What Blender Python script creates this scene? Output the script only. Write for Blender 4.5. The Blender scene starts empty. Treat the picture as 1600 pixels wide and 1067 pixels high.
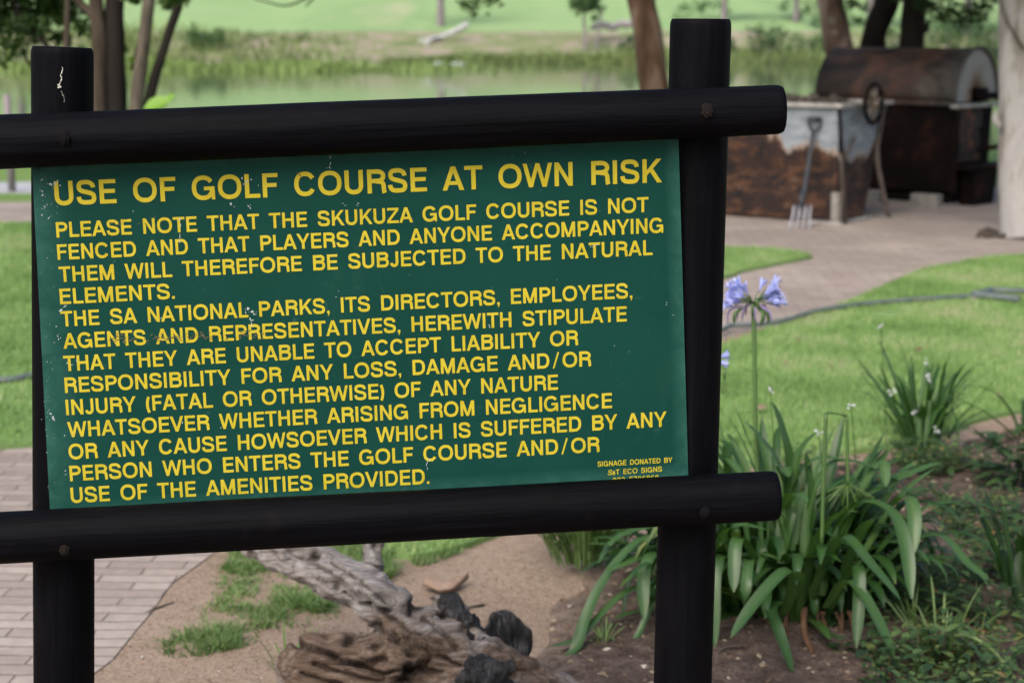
import bpy, bmesh, math, random
import numpy as np
from mathutils import Vector, Matrix, noise
random.seed(7); rng = np.random.default_rng(7)
R = math.radians
scene = bpy.context.scene

# ------------------------------------------------------------------ camera, sky, sun, exposure
F, CX, CY, HZ, CAMZ = 2600.0, 800.0, 533.5, 55.0, 1.6
TH = math.atan((CY - HZ) / F)
cam_d = bpy.data.cameras.new('camera'); cam = bpy.data.objects.new('camera', cam_d)
scene.collection.objects.link(cam); scene.camera = cam
cam.location = (0, 0, CAMZ); cam.rotation_euler = (R(90) - TH, 0, 0)
cam_d.sensor_width = 36; cam_d.lens = F / 1600 * 36
cam_d.clip_start = 0.05; cam_d.clip_end = 2000
cam_d.dof.use_dof = True; cam_d.dof.focus_distance = 2.73; cam_d.dof.aperture_fstop = 5.2
w = bpy.data.worlds.new('World'); scene.world = w; w.use_nodes = True
nt = w.node_tree; bg = nt.nodes['Background']
sky = nt.nodes.new('ShaderNodeTexSky'); sky.sky_type = 'NISHITA'; sky.sun_disc = False
SUN_EL, SUN_AZ = R(46), R(-150)            # azimuth measured from +Y towards +X: behind the camera, to its left
sky.sun_elevation = SUN_EL; sky.sun_rotation = SUN_AZ
sky.air_density = 1.0; sky.dust_density = 4.0; sky.ozone_density = 1.0
nt.links.new(sky.outputs[0], bg.inputs[0]); bg.inputs[1].default_value = 0.13
sd = bpy.data.lights.new('sun', 'SUN'); sd.energy = 1.5; sd.angle = R(45); sd.color = (1, 0.95, 0.87)
so = bpy.data.objects.new('sun', sd); scene.collection.objects.link(so)
sv = Vector((math.sin(SUN_AZ) * math.cos(SUN_EL), math.cos(SUN_AZ) * math.cos(SUN_EL), math.sin(SUN_EL)))
so.rotation_euler = sv.to_track_quat('Z', 'Y').to_euler(); so.location = (0, 0, 30)
vs = scene.view_settings
vs.view_transform = 'Standard'; vs.look = 'None'; vs.gamma = 1; vs.use_curve_mapping = False
vs.exposure = 0.85
scene.cycles.use_denoising = True

# ------------------------------------------------------------------ helpers
FWD = Vector((0, math.cos(TH), -math.sin(TH))); RT = Vector((1, 0, 0)); UP = Vector((0, math.sin(TH), math.cos(TH)))
CAM = Vector((0, 0, CAMZ))
def ray(px, py): return FWD + RT * ((px - CX) / F) + UP * ((CY - py) / F)
def at(px, py, depth): return CAM + ray(px, py) * depth                    # point at a camera depth
def gnd(px, py, z=0.0):
    r = ray(px, py); t = (z - CAMZ) / r.z; return CAM + r * t              # point on the ground
def col(*c): return tuple(((x / 255) / 12.92 if x / 255 <= .04045 else ((x / 255 + .055) / 1.055) ** 2.4) for x in c) + (1,)

class MB:
    def __init__(self): self.v = []; self.f = []; self.t = []; self.n = 0
    def add(self, v, f, t=0.5):
        v = [tuple(p) for p in v]; b = self.n
        self.v += v; self.n += len(v); self.f += [tuple(i + b for i in q) for q in f]
        self.t += (list(t) if hasattr(t, '__len__') else [t] * len(v))
    def box(self, lo, hi, M=None, t=.5):
        x0, y0, z0 = lo; x1, y1, z1 = hi
        v = [Vector(p) for p in ((x0,y0,z0),(x1,y0,z0),(x1,y1,z0),(x0,y1,z0),(x0,y0,z1),(x1,y0,z1),(x1,y1,z1),(x0,y1,z1))]
        if M is not None: v = [M @ p for p in v]
        self.add(v, [(0,3,2,1),(4,5,6,7),(0,1,5,4),(1,2,6,5),(2,3,7,6),(3,0,4,7)], t)
    def hexa(self, b, tp, t=.5):       # b, tp: four corners each
        self.add(list(b) + list(tp), [(0,3,2,1),(4,5,6,7),(0,1,5,4),(1,2,6,5),(2,3,7,6),(3,0,4,7)], t)
    def tube(self, pts, rad, seg=8, cap=True, t=.5, wob=0, ws=3.0):
        pts = [Vector(p) for p in pts]; n = len(pts)
        rad = rad if hasattr(rad, '__len__') else [rad] * n
        vs_ = []; fs = []; ref = None
        for i, p in enumerate(pts):
            d = (pts[min(i + 1, n - 1)] - pts[max(i - 1, 0)]).normalized()
            if ref is None:
                ref = d.orthogonal().normalized()
            ref = (ref - d * ref.dot(d)).normalized(); bi = d.cross(ref)
            for k in range(seg):
                a = 2 * math.pi * k / seg
                o = ref * math.cos(a) + bi * math.sin(a)
                q = p + o * rad[i]
                if wob: q = q + o * rad[i] * wob * noise.noise(q * ws)
                vs_.append(q)
        for i in range(n - 1):
            for k in range(seg):
                k2 = (k + 1) % seg
                fs.append((i*seg+k, i*seg+k2, (i+1)*seg+k2, (i+1)*seg+k))
        if cap:
            fs.append(tuple(range(seg - 1, -1, -1))); fs.append(tuple((n-1)*seg + k for k in range(seg)))
        self.add(vs_, fs, t)
    def build(self, name, mat, parent=None, smooth=True):
        return mesh_obj(name, self.v, self.f, mat, parent, smooth, self.t)

def mesh_obj(name, v, f, mat, parent=None, smooth=True, tint=None):
    me = bpy.data.meshes.new(name); me.from_pydata([tuple(p) for p in v], [], f); me.update()
    if tint is not None:
        a = me.attributes.new('tint', 'FLOAT', 'POINT'); a.data.foreach_set('value', np.array(tint, dtype=np.float32))
    if smooth: me.polygons.foreach_set('use_smooth', [True] * len(me.polygons))
    me.materials.append(mat)
    o = bpy.data.objects.new(name, me); scene.collection.objects.link(o)
    if parent is not None:
        o.parent = parent; o.matrix_parent_inverse = Matrix.Translation(parent.location).inverted() if parent.type == 'EMPTY' else Matrix()
    return o
def np_mesh(name, V, faces_n, mat, tint, parent=None, smooth=False):
    """V: (n*k,3) vertices, k per element; faces_n: face tuples within one element"""
    k = max(max(q) for q in faces_n) + 1; n = len(V) // k
    me = bpy.data.meshes.new(name)
    fl = np.concatenate([(np.arange(n)[:, None] * k + np.array(q)[None]).ravel() if False else (np.arange(n)[:, None] * k + np.array(q)[None]) for q in faces_n], axis=1)
    sizes = np.tile(np.array([len(q) for q in faces_n]), n); loops = fl.ravel()
    me.vertices.add(len(V)); me.vertices.foreach_set('co', V.astype(np.float32).ravel())
    me.loops.add(len(loops)); me.loops.foreach_set('vertex_index', loops.astype(np.int32))
    me.polygons.add(len(sizes))
    st = np.concatenate([[0], np.cumsum(sizes)[:-1]])
    me.polygons.foreach_set('loop_start', st.astype(np.int32)); me.polygons.foreach_set('loop_total', sizes.astype(np.int32))
    me.update(calc_edges=True); me.validate()
    a = me.attributes.new('tint', 'FLOAT', 'POINT'); a.data.foreach_set('value', np.repeat(tint, k).astype(np.float32))
    if smooth: me.polygons.foreach_set('use_smooth', [True] * len(me.polygons))
    me.materials.append(mat)
    o = bpy.data.objects.new(name, me); scene.collection.objects.link(o)
    if parent is not None:
        o.parent = parent; o.matrix_parent_inverse = Matrix.Translation(parent.location).inverted() if parent.type == 'EMPTY' else Matrix()
    return o
def tag(o, label, cat=None, group=None, kind=None):
    o['label'] = label
    if cat: o['category'] = cat
    if group: o['group'] = group
    if kind: o['kind'] = kind
    return o
def empty(name, loc, label, cat, group=None):
    o = bpy.data.objects.new(name, None); scene.collection.objects.link(o); o.location = loc; o.empty_display_size = .1
    return tag(o, label, cat, group)
def inpoly(P, poly):
    x, y = P[:, 0], P[:, 1]; c = np.zeros(len(P), bool); n = len(poly); j = n - 1
    for i in range(n):
        xi, yi = poly[i]; xj, yj = poly[j]
        m = ((yi > y) != (yj > y)) & (x < (xj - xi) * (y - yi) / (yj - yi + 1e-12) + xi)
        c ^= m; j = i
    return c
def spline(pts, n=6):
    """Catmull-Rom through points"""
    P = [Vector(p) for p in pts]; out = []
    for i in range(len(P) - 1):
        p0, p1, p2, p3 = P[max(i-1, 0)], P[i], P[i+1], P[min(i+2, len(P)-1)]
        for k in range(n):
            t = k / n
            out.append(.5 * ((2*p1) + (p2-p0)*t + (2*p0-5*p1+4*p2-p3)*t*t + (3*p1-p0-3*p2+p3)*t**3))
    out.append(P[-1]); return out
def lerpl(a, n):
    return list(np.interp(np.linspace(0, 1, n), np.linspace(0, 1, len(a)), a))

# ------------------------------------------------------------------ materials
class Mat:
    def __init__(self, name, rough=.8, spec=.3):
        self.m = bpy.data.materials.new(name); self.m.use_nodes = True
        self.nt = self.m.node_tree; self.b = self.nt.nodes['Principled BSDF']
        self.b.inputs['Roughness'].default_value = rough; self.b.inputs['Specular IOR Level'].default_value = spec
        self.co = self.n('ShaderNodeTexCoord').outputs['Object']
        g = self.n('ShaderNodeNewGeometry'); self.pos = g.outputs['Position']
    def n(self, t, **kw):
        x = self.nt.nodes.new(t)
        for k, v in kw.items(): setattr(x, k, v)
        return x
    def l(self, a, b): self.nt.links.new(a, b)
    def scale(self, vec, s, loc=(0,0,0), rot=(0,0,0)):
        x = self.n('ShaderNodeMapping'); x.inputs['Scale'].default_value = s; x.inputs['Location'].default_value = loc; x.inputs['Rotation'].default_value = rot
        self.l(vec, x.inputs[0]); return x.outputs[0]
    def noise(self, vec, sc, det=6, ro=.6, dist=0):
        x = self.n('ShaderNodeTexNoise'); x.inputs['Scale'].default_value = sc; x.inputs['Detail'].default_value = det
        x.inputs['Roughness'].default_value = ro; x.inputs['Distortion'].default_value = dist
        self.l(vec, x.inputs['Vector']); return x.outputs[0]
    def ramp(self, fac, stops):
        x = self.n('ShaderNodeValToRGB'); e = x.color_ramp.elements
        while len(e) < len(stops): e.new(.5)
        for i, (p, c) in enumerate(stops):
            e[i].position = p; e[i].color = c if len(c) == 4 else tuple(c) + (1,)
        self.l(fac, x.inputs[0]); return x.outputs[0]
    def mix(self, fac, a, b, mode='MIX'):
        x = self.n('ShaderNodeMix', data_type='RGBA', blend_type=mode)
        for i, v in ((0, fac), (6, a), (7, b)):
            if hasattr(v, 'is_output'): self.l(v, x.inputs[i])
            else: x.inputs[i].default_value = v
        return x.outputs[2]
    def math(self, op, a, b=None):
        x = self.n('ShaderNodeMath', operation=op)
        for i, v in ((0, a), (1, b)):
            if v is None: continue
            if hasattr(v, 'is_output'): self.l(v, x.inputs[i])
            else: x.inputs[i].default_value = v
        return x.outputs[0]
    def attr(self, name='tint'):
        x = self.n('ShaderNodeAttribute', attribute_name=name); return x.outputs['Fac']
    def color(self, c):
        if hasattr(c, 'is_output'): self.l(c, self.b.inputs['Base Color'])
        else: self.b.inputs['Base Color'].default_value = c
    def bump(self, h, st=.3, d=.01):
        x = self.n('ShaderNodeBump'); x.inputs['Strength'].default_value = st; x.inputs['Distance'].default_value = d
        self.l(h, x.inputs['Height']); self.l(x.outputs[0], self.b.inputs['Normal'])
    def rough(self, fac, lo, hi):
        x = self.n('ShaderNodeMapRange'); x.inputs[3].default_value = lo; x.inputs[4].default_value = hi
        self.l(fac, x.inputs[0]); self.l(x.outputs[0], self.b.inputs['Roughness'])
    def translucent(self, amt, c):
        tr = self.n('ShaderNodeBsdfTranslucent'); mx = self.n('ShaderNodeMixShader'); mx.inputs[0].default_value = amt
        if hasattr(c, 'is_output'): self.l(c, tr.inputs[0])
        else: tr.inputs[0].default_value = c
        out = self.nt.nodes['Material Output']
        self.l(self.b.outputs[0], mx.inputs[1]); self.l(tr.outputs[0], mx.inputs[2]); self.l(mx.outputs[0], out.inputs[0])

def leaf_mat(name, stops, rough=.5, spec=.4, tr=.25, trc=None):
    M = Mat(name, rough, spec)
    nz = M.noise(M.co, 9, 3)
    c = M.ramp(M.math('ADD', M.attr(), M.math('MULTIPLY', M.math('SUBTRACT', nz, .5), .25)), stops)
    M.color(c)
    if tr: M.translucent(tr, M.mix(1, c, trc or (1.5, 1.6, .7, 1), 'MULTIPLY'))
    return M.m
def plain_mat(name, stops, sc=8, rough=.8, spec=.3, stretch=(1,1,1), bump=.3, bd=.004, det=7, bsc=None):
    M = Mat(name, rough, spec)
    v = M.scale(M.co, stretch); nz = M.noise(v, sc, det, .65, .3)
    M.color(M.ramp(nz, stops))
    if bump: M.bump(M.noise(v, bsc or sc * 3, det), bump, bd)
    return M.m

def m_blackwood():
    M = Mat('black_creosoted_wood', .62, .06)
    v = M.scale(M.co, (1, 1, 1))
    tintv = M.attr('along')
    x = M.n('ShaderNodeAttribute', attribute_name='guv')           # (around, along, 0) grain coordinate
    g = M.scale(x.outputs['Vector'], (1, .06, 1))
    n1 = M.noise(g, 60, 6, .6); n2 = M.noise(M.co, 14, 5, .6)
    c = M.ramp(n1, [(.3, (.0007,.0007,.0012)), (.55, (.0019,.0019,.0032)), (.68, (.0036,.0035,.0052)), (.8, (.0060,.0056,.0072))])
    c2 = M.mix(M.ramp(n2, [(.60, (0,0,0)), (.75, (.5,.5,.5))]), c, (.0065,.0055,.006,1))
    M.color(c2); M.rough(n1, .5, .75)
    n3 = M.noise(M.scale(x.outputs['Vector'], (1, .03, 1)), 24, 5, .7, .4)
    M.bump(M.math('ADD', M.math('ADD', M.math('MULTIPLY', n1, .8), n2), M.math('MULTIPLY', n3, 2.0)), .7, .003)
    return M.m
def m_panel():
    M = Mat('green_painted_board', .5, .07)
    n1 = M.noise(M.co, 6, 5, .6); n2 = M.noise(M.co, 55, 5, .7)
    c = M.ramp(n1, [(.3, (.0040,.039,.030)), (.7, (.0058,.048,.037))])
    c = M.mix(M.ramp(n2, [(.64, (0,0,0)), (.8, (.28,.28,.28))]), c, (.10,.22,.18,1))
    s = M.noise(M.scale(M.co, (18, 1, 1.2), rot=(0, .4, 0)), 20, 4, .7)
    c = M.mix(M.ramp(s, [(.68, (0,0,0)), (.74, (.2,.2,.2))]), c, (.12,.26,.21,1))
    wear = M.math('MULTIPLY', M.attr(), M.ramp(M.noise(M.co, 22, 6, .7, .6), [(.3, (.15,.15,.15)), (.65, (.75,.75,.75))]))
    c = M.mix(wear, c, (.035,.115,.095,1))
    drt = M.noise(M.scale(M.co, (3, 3, .6)), 6, 6, .65)
    c = M.mix(M.ramp(drt, [(.60, (0,0,0)), (.78, (.25,.25,.25))]), c, (.024,.062,.05,1))
    M.color(c); M.rough(n2, .38, .6); M.bump(n2, .05, .001)
    return M.m
def m_yellow():
    M = Mat('yellow_vinyl_lettering', .5, .15)
    n = M.noise(M.co, 30, 5, .65)
    M.color(M.ramp(n, [(.3, (.40,.325,.018)), (.6, (.485,.40,.028)), (.8, (.42,.345,.06))])); return M.m
def m_soil(name, stops, bd=.02, fine=(.5, .45, .4)):
    M = Mat(name, .95, .1)
    a = M.noise(M.co, 1.3, 8, .65); b = M.noise(M.co, 22, 6, .7); c3 = M.noise(M.co, 120, 3, .6)
    c = M.ramp(M.math('ADD', M.math('MULTIPLY', a, .55), M.math('MULTIPLY', b, .45)), stops)
    sp = M.ramp(c3, [(.36, (.55,.5,.47)), (.5, (1,1,1)), (.68, (1.0,1,1)), (.76, (1.4,1.35,1.3))])
    if name.startswith('dark'):
        ef = M.math('ADD', M.attr('edge'), M.math('MULTIPLY', M.math('SUBTRACT', b, .5), 1.2))
        c = M.mix(M.ramp(ef, [(.15, (0,0,0)), (.85, (1,1,1))]), c, SANDC)
    M.color(M.mix(.8, c, sp, 'MULTIPLY'))
    M.bump(M.math('ADD', b, M.math('MULTIPLY', c3, .5)), .7, bd); return M.m
def m_brick():
    M = Mat('worn_brick_paving', .9, .15)
    v = M.scale(M.pos, (1, 1, 1), rot=(0, 0, R(2)))
    wv = M.n('ShaderNodeVectorMath', operation='ADD')
    nd = M.n('ShaderNodeTexNoise'); nd.inputs['Scale'].default_value = 4; M.l(v, nd.inputs['Vector'])
    sc = M.n('ShaderNodeVectorMath', operation='SCALE'); sc.inputs[3].default_value = .03; M.l(nd.outputs['Color'], sc.inputs[0])
    M.l(v, wv.inputs[0]); M.l(sc.outputs[0], wv.inputs[1])
    br = M.n('ShaderNodeTexBrick'); M.l(wv.outputs[0], br.inputs['Vector'])
    br.inputs['Scale'].default_value = 1; br.inputs['Brick Width'].default_value = .23; br.inputs['Row Height'].default_value = .066
    br.inputs['Mortar Size'].default_value = .0065; br.inputs['Mortar Smooth'].default_value = 1; br.offset = .5
    br.inputs['Color1'].default_value = (.265,.218,.19,1); br.inputs['Color2'].default_value = (.355,.305,.268,1); br.inputs['Mortar'].default_value = (.15,.12,.104,1)
    n1 = M.noise(M.pos, .8, 6, .6); n2 = M.noise(M.pos, 30, 5, .7)
    c = M.mix(.55, br.outputs[0], M.ramp(n1, [(.3, (.62,.58,.55)), (.5, (1,1,1)), (.7, (1.3,1.24,1.18))]), 'MULTIPLY')
    c = M.mix(.5, c, M.ramp(n2, [(.3, (.7,.7,.7)), (.7, (1.2,1.2,1.2))]), 'MULTIPLY')
    M.color(c); M.bump(M.math('SUBTRACT', n2, br.outputs['Fac']), .5, .006); return M.m
def m_lawn(name, stops):
    M = Mat(name, .9, .1)
    a = M.noise(M.pos, .9, 6, .6); b = M.noise(M.pos, 18, 5, .7)
    M.color(M.ramp(M.math('ADD', M.math('MULTIPLY', a, .55), M.math('MULTIPLY', b, .45)), stops)); M.bump(b, .6, .03); return M.m
def m_terrain():
    M = Mat('terrain_grass_and_bank', .95, .1)
    sx = M.n('ShaderNodeSeparateXYZ'); M.l(M.pos, sx.inputs[0])
    n0 = M.noise(M.scale(M.pos, (.6, .12, 1)), .12, 6, .6); n1 = M.noise(M.pos, .35, 7, .65); n2 = M.noise(M.pos, 3, 5, .6)
    near = M.ramp(n2, [(.3, (.20,.15,.11)), (.7, (.29,.225,.17))])
    gr = M.ramp(n1, [(.3, (.105,.175,.045)), (.7, (.15,.23,.065))])
    far = M.ramp(n0, [(.3, (.20,.31,.125)), (.5, (.25,.36,.16)), (.62, (.215,.33,.14)), (.75, (.32,.36,.20))])
    bank = M.ramp(n1, [(.38, (.13,.17,.07)), (.5, (.20,.22,.11)), (.58, (.27,.235,.175)), (.75, (.36,.30,.245))])
    z = M.attr('zone')
    c = M.mix(M.math('MINIMUM', z, 1.0), near, gr)
    c = M.mix(M.math('MINIMUM', M.math('MAXIMUM', M.math('SUBTRACT', z, 1.0), 0.0), 1.0), c, bank)
    c = M.mix(M.math('MINIMUM', M.math('MAXIMUM', M.math('SUBTRACT', z, 2.0), 0.0), 1.0), c, far)
    M.color(c); M.bump(n2, .5, .03); return M.m
def m_water():
    M = Mat('still_green_water', .06, .5)
    M.b.inputs['Base Color'].default_value = (.045,.065,.03,1); M.b.inputs['IOR'].default_value = 1.33; M.b.inputs['Specular Tint'].default_value = (.74,.84,.80,1)
    n = M.noise(M.scale(M.pos, (.35, 1.2, 1)), .9, 4, .6); M.bump(n, .05, .02); return M.m
def m_driftwood():
    M = Mat('weathered_grey_wood', .85, .2)
    g = M.n('ShaderNodeAttribute', attribute_name='guv').outputs['Vector']
    grain = M.noise(M.scale(M.co, (5, 26, 30), rot=(0, .12, -.15)), 1.6, 8, .7, 1.2)
    fine = M.noise(M.scale(M.co, (10, 70, 80), rot=(0, .12, -.15)), 2.2, 5, .7, .6)
    patch = M.noise(M.co, 5.5, 6, .65, .5)
    grey = M.ramp(grain, [(.28, (.03,.022,.018)), (.38, (.15,.125,.11)), (.52, (.31,.285,.27)), (.72, (.48,.46,.445))])
    brown = M.ramp(grain, [(.28, (.016,.010,.007)), (.38, (.085,.055,.038)), (.54, (.19,.135,.098)), (.75, (.32,.25,.20))])
    sz = M.n('ShaderNodeSeparateXYZ'); M.l(M.pos, sz.inputs[0])
    up = M.math('MULTIPLY', M.math('SUBTRACT', sz.outputs[2], .19), 3.0)
    f = M.ramp(M.math('ADD', patch, M.math('MULTIPLY', M.math('SUBTRACT', M.attr('grey'), .5), .34)), [(.32, (0,0,0)), (.52, (1,1,1))])
    c = M.mix(f, brown, grey)
    crack = M.ramp(grain, [(.30, (1,1,1)), (.36, (0,0,0))])
    spot = M.ramp(M.noise(M.co, 16, 4, .6), [(.68, (0,0,0)), (.74, (.8,.8,.8))])
    c = M.mix(spot, c, (.03,.02,.016,1))
    c = M.mix(M.math('MULTIPLY', M.attr('pit'), .9), c, (.012,.008,.006,1))          # wood colour darkened down in the splits and hollows
    pale = M.ramp(M.noise(M.co, 8, 5, .7, .8), [(.58, (0,0,0)), (.68, (.5,.5,.5))])
    c = M.mix(pale, c, (.38,.36,.35,1))
    M.color(c); M.bump(M.math('ADD', grain, M.math('MULTIPLY', fine, .5)), 1.0, .016); return M.m
def m_char():
    M = Mat('charred_wood', .7, .3)
    g = M.noise(M.scale(M.co, (40, 40, 6), rot=(.2, .5, 0)), 2, 6, .7, .8); p = M.noise(M.co, 18, 4)
    c = M.ramp(g, [(.35, (.006,.006,.007)), (.55, (.022,.021,.022)), (.75, (.12,.115,.11))])
    M.color(M.mix(M.ramp(p, [(.5, (0,0,0)), (.7, (.5,.5,.5))]), c, (.10,.095,.09,1))); M.bump(g, .9, .01); return M.m
def m_slab():
    M = Mat('half_charred_grey_wood', .8, .2)
    g = M.noise(M.scale(M.co, (60, 60, 9), rot=(0, .5, 0)), 1.5, 6, .7, .8); p = M.noise(M.co, 9, 4)
    c = M.ramp(g, [(.36, (.006,.006,.006)), (.5, (.05,.047,.045)), (.68, (.24,.225,.215))])
    M.color(M.mix(M.ramp(p, [(.42, (0,0,0)), (.62, (.85,.85,.85))]), c, (.016,.015,.015,1))); M.bump(g, .9, .012); return M.m
def m_tank():
    M = Mat('zinc_and_rust_steel', .6, .4)
    sx = M.n('ShaderNodeSeparateXYZ'); M.l(M.co, sx.inputs[0])
    big = M.noise(M.scale(M.co, (2.2, 2.2, .35)), 1.3, 5, .6); n = M.noise(M.scale(M.co, (1, 1, 2.6)), 3.6, 7, .7, .6); f = M.noise(M.co, 26, 5, .7)
    left = M.math('MULTIPLY', M.math('MAXIMUM', M.math('SUBTRACT', -.42, sx.outputs[0]), 0.0), -.75)
    h = M.math('ADD', M.math('ADD', M.math('ADD', sx.outputs[2], left), M.math('MULTIPLY', M.math('SUBTRACT', big, .5), .75)), M.math('MULTIPLY', M.math('SUBTRACT', f, .5), .10))
    zinc = M.ramp(n, [(.3, (.10,.12,.14)), (.45, (.18,.205,.235)), (.6, (.26,.295,.325)), (.75, (.38,.40,.41))])
    rust = M.ramp(M.math('ADD', M.math('MULTIPLY', n, .7), M.math('MULTIPLY', f, .3)), [(.38, (.004,.002,.002)), (.46, (.011,.005,.004)), (.505, (.034,.013,.008)), (.53, (.014,.007,.005)), (.56, (.115,.046,.016)), (.59, (.04,.02,.014)), (.63, (.13,.095,.075)), (.7, (.05,.026,.018))])
    c = M.mix(M.ramp(h, [(.585, (0,0,0)), (.60, (.45,.45,.45)), (.63, (1,1,1))]), rust, zinc)
    edge = M.ramp(h, [(.57, (0,0,0)), (.60, (.7,.7,.7)), (.64, (0,0,0))])
    c = M.mix(edge, c, (.33,.25,.19,1))
    M.color(c); M.bump(f, .3, .004); return M.m
def m_darksteel():
    M = Mat('sooty_rusty_steel', .7, .06)
    n = M.noise(M.co, 3, 7, .65, .5); f = M.noise(M.co, 20, 5)
    M.color(M.ramp(n, [(.3, (.003,.002,.002)), (.55, (.007,.004,.004)), (.68, (.03,.012,.007)), (.8, (.09,.032,.012))])); M.bump(f, .3, .004); return M.m
def m_lid():
    M = Mat('sooty_lid_steel', .6, .2)
    n = M.noise(M.scale(M.co, (1, 2, 1)), 1.6, 6, .6, .4); f = M.noise(M.co, 14, 5)
    sx = M.n('ShaderNodeSeparateXYZ'); M.l(M.co, sx.inputs[0])
    e = M.math('ADD', M.math('ADD', sx.outputs[0], .85), M.math('MULTIPLY', M.math('SUBTRACT', n, .5), 1.2))
    c = M.ramp(n, [(.36, (.008,.006,.005)), (.48, (.022,.015,.012)), (.55, (.055,.026,.016)), (.60, (.03,.02,.016)), (.68, (.07,.04,.028))])
    c = M.mix(M.ramp(e, [(.56, (0,0,0)), (.86, (.85,.85,.85))]), c, (.075,.073,.068,1))       # bare zinc near the open end
    M.color(c); M.bump(f, .2, .004); return M.m
def m_endplate():
    M = Mat('grey_end_plate', .6, .4)
    sx = M.n('ShaderNodeSeparateXYZ'); M.l(M.co, sx.inputs[0])
    n = M.noise(M.co, 7, 6, .65)
    yy = M.math('SUBTRACT', sx.outputs[1], .42); zz = M.math('MULTIPLY', M.math('SUBTRACT', sx.outputs[2], 1.0), .62)
    d = M.math('ADD', M.math('SQRT', M.math('ADD', M.math('MULTIPLY', yy, yy), M.math('MULTIPLY', zz, zz))), M.math('MULTIPLY', M.math('SUBTRACT', n, .5), .14))
    c = M.ramp(d, [(.05, (.02,.014,.01)), (.10, (.14,.075,.035)), (.16, (.24,.20,.16)), (.24, (.30,.295,.28)), (.5, (.27,.27,.26))])
    M.color(M.mix(.4, c, M.ramp(n, [(.3, (.7,.7,.7)), (.7, (1.1,1.1,1.1))]), 'MULTIPLY')); return M.m

WOODBLACK = m_blackwood(); PANEL = m_panel(); YELLOW = m_yellow()
CHIP = plain_mat('bare_metal_chip', [(.3, (.26,.33,.32)), (.7, (.50,.55,.54))], 60, .5, .4, bump=0)
SMEAR = plain_mat('brown_grime', [(.3, (.10,.085,.05)), (.7, (.17,.14,.075))], 120, .9, .1, bump=0)
BOLT = plain_mat('dull_dark_bolt', [(.3, (.004,.004,.005)), (.7, (.010,.009,.010))], 60, .7, .03, bump=.1, bd=.0003)
RUSTBOLT = plain_mat('rusty_bolt', [(.3, (.012,.009,.009)), (.64, (.014,.011,.010)), (.85, (.07,.055,.05))], 200, .7, .05, bump=.1, bd=.0003)
MARK = plain_mat('chalky_white_mark', [(.3, (.5,.48,.44)), (.7, (.7,.68,.62))], 80, .9, .1, bump=0)
SOIL = m_soil('dry_sandy_soil', [(.30, (.18,.126,.092)), (.44, (.28,.208,.155)), (.58, (.335,.257,.198)), (.72, (.39,.31,.25))], .02)
SANDC = (.28,.215,.17,1)
BEDSOIL = m_soil('dark_bed_soil', [(.32, (.038,.026,.021)), (.45, (.095,.068,.055)), (.58, (.19,.145,.12)), (.74, (.32,.26,.22))], .05)
BRICK = m_brick()
LAWN = m_lawn('mown_lawn_base', [(.35, (.105,.175,.055)), (.5, (.155,.25,.085)), (.68, (.23,.30,.12))])
TERRAIN = m_terrain(); WATER = m_water(); DRIFT = m_driftwood(); CHAR = m_char(); SLAB = m_slab()
TANK = m_tank(); DARK = m_darksteel(); LID = m_lid(); ENDP = m_endplate()
RIM = plain_mat('pale_worn_rim', [(.3, (.16,.15,.13)), (.6, (.38,.37,.35)), (.8, (.55,.54,.52))], 12, .5, .4)
PALEROD = plain_mat('pale_rusted_rod', [(.3, (.06,.043,.035)), (.7, (.15,.12,.105))], 20, .7, .3)
FORKM = plain_mat('worn_blue_grey_tool', [(.3, (.014,.017,.022)), (.7, (.035,.042,.052))], 30, .5, .4)
TINE = plain_mat('polished_tine', [(.3, (.20,.20,.22)), (.7, (.40,.40,.42))], 30, .4, .5)
WHEELM = plain_mat('old_iron_wheel', [(.3, (.10,.08,.06)), (.7, (.22,.18,.14))], 20, .6, .4)
BLOCK = plain_mat('cement_block', [(.3, (.15,.14,.125)), (.7, (.29,.275,.25))], 25, .9, .1)
GREYPATH = plain_mat('grey_path_paving', [(.3, (.30,.31,.33)), (.7, (.40,.40,.42))], 3, .9, .1)
HOSE = plain_mat('faded_grey_hose', [(.3, (.06,.078,.078)), (.7, (.13,.155,.15))], 12, .5, .4, bd=.001)
def bark(name, stops, sc=5, bd=.03): return plain_mat(name, stops, sc, .9, .15, (1, 1, .22), .8, bd)
BARK_BROWN = bark('brown_bark', [(.34, (.018,.014,.010)), (.46, (.05,.038,.028)), (.56, (.075,.06,.046)), (.72, (.14,.115,.09))])
BARK_DARK = bark('dark_bark', [(.3, (.008,.007,.006)), (.7, (.028,.022,.018))])
BARK_TAN = bark('tan_bark', [(.34, (.035,.028,.02)), (.46, (.09,.075,.058)), (.56, (.13,.11,.085)), (.72, (.21,.18,.145))])
BARK_ORANGE = bark('orange_brown_bark', [(.3, (.02,.014,.010)), (.46, (.075,.045,.028)), (.6, (.14,.105,.08)), (.78, (.24,.20,.165))], 4)
BARK_PATCH = bark('flaking_bark', [(.3, (.04,.025,.02)), (.5, (.12,.085,.065)), (.62, (.2,.155,.13)), (.7, (.40,.37,.34))], 6)
BARK_WHITE = bark('pale_whitish_bark', [(.32, (.13,.11,.09)), (.44, (.25,.23,.205)), (.52, (.34,.325,.31)), (.62, (.30,.29,.28)), (.75, (.46,.45,.44))], 7, .03)
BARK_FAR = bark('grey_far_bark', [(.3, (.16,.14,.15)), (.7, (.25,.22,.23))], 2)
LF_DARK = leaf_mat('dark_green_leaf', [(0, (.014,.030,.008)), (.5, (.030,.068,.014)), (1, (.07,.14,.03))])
LF_MID = leaf_mat('mid_green_leaf', [(0, (.025,.05,.012)), (.5, (.055,.105,.024)), (1, (.12,.19,.045))])
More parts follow.
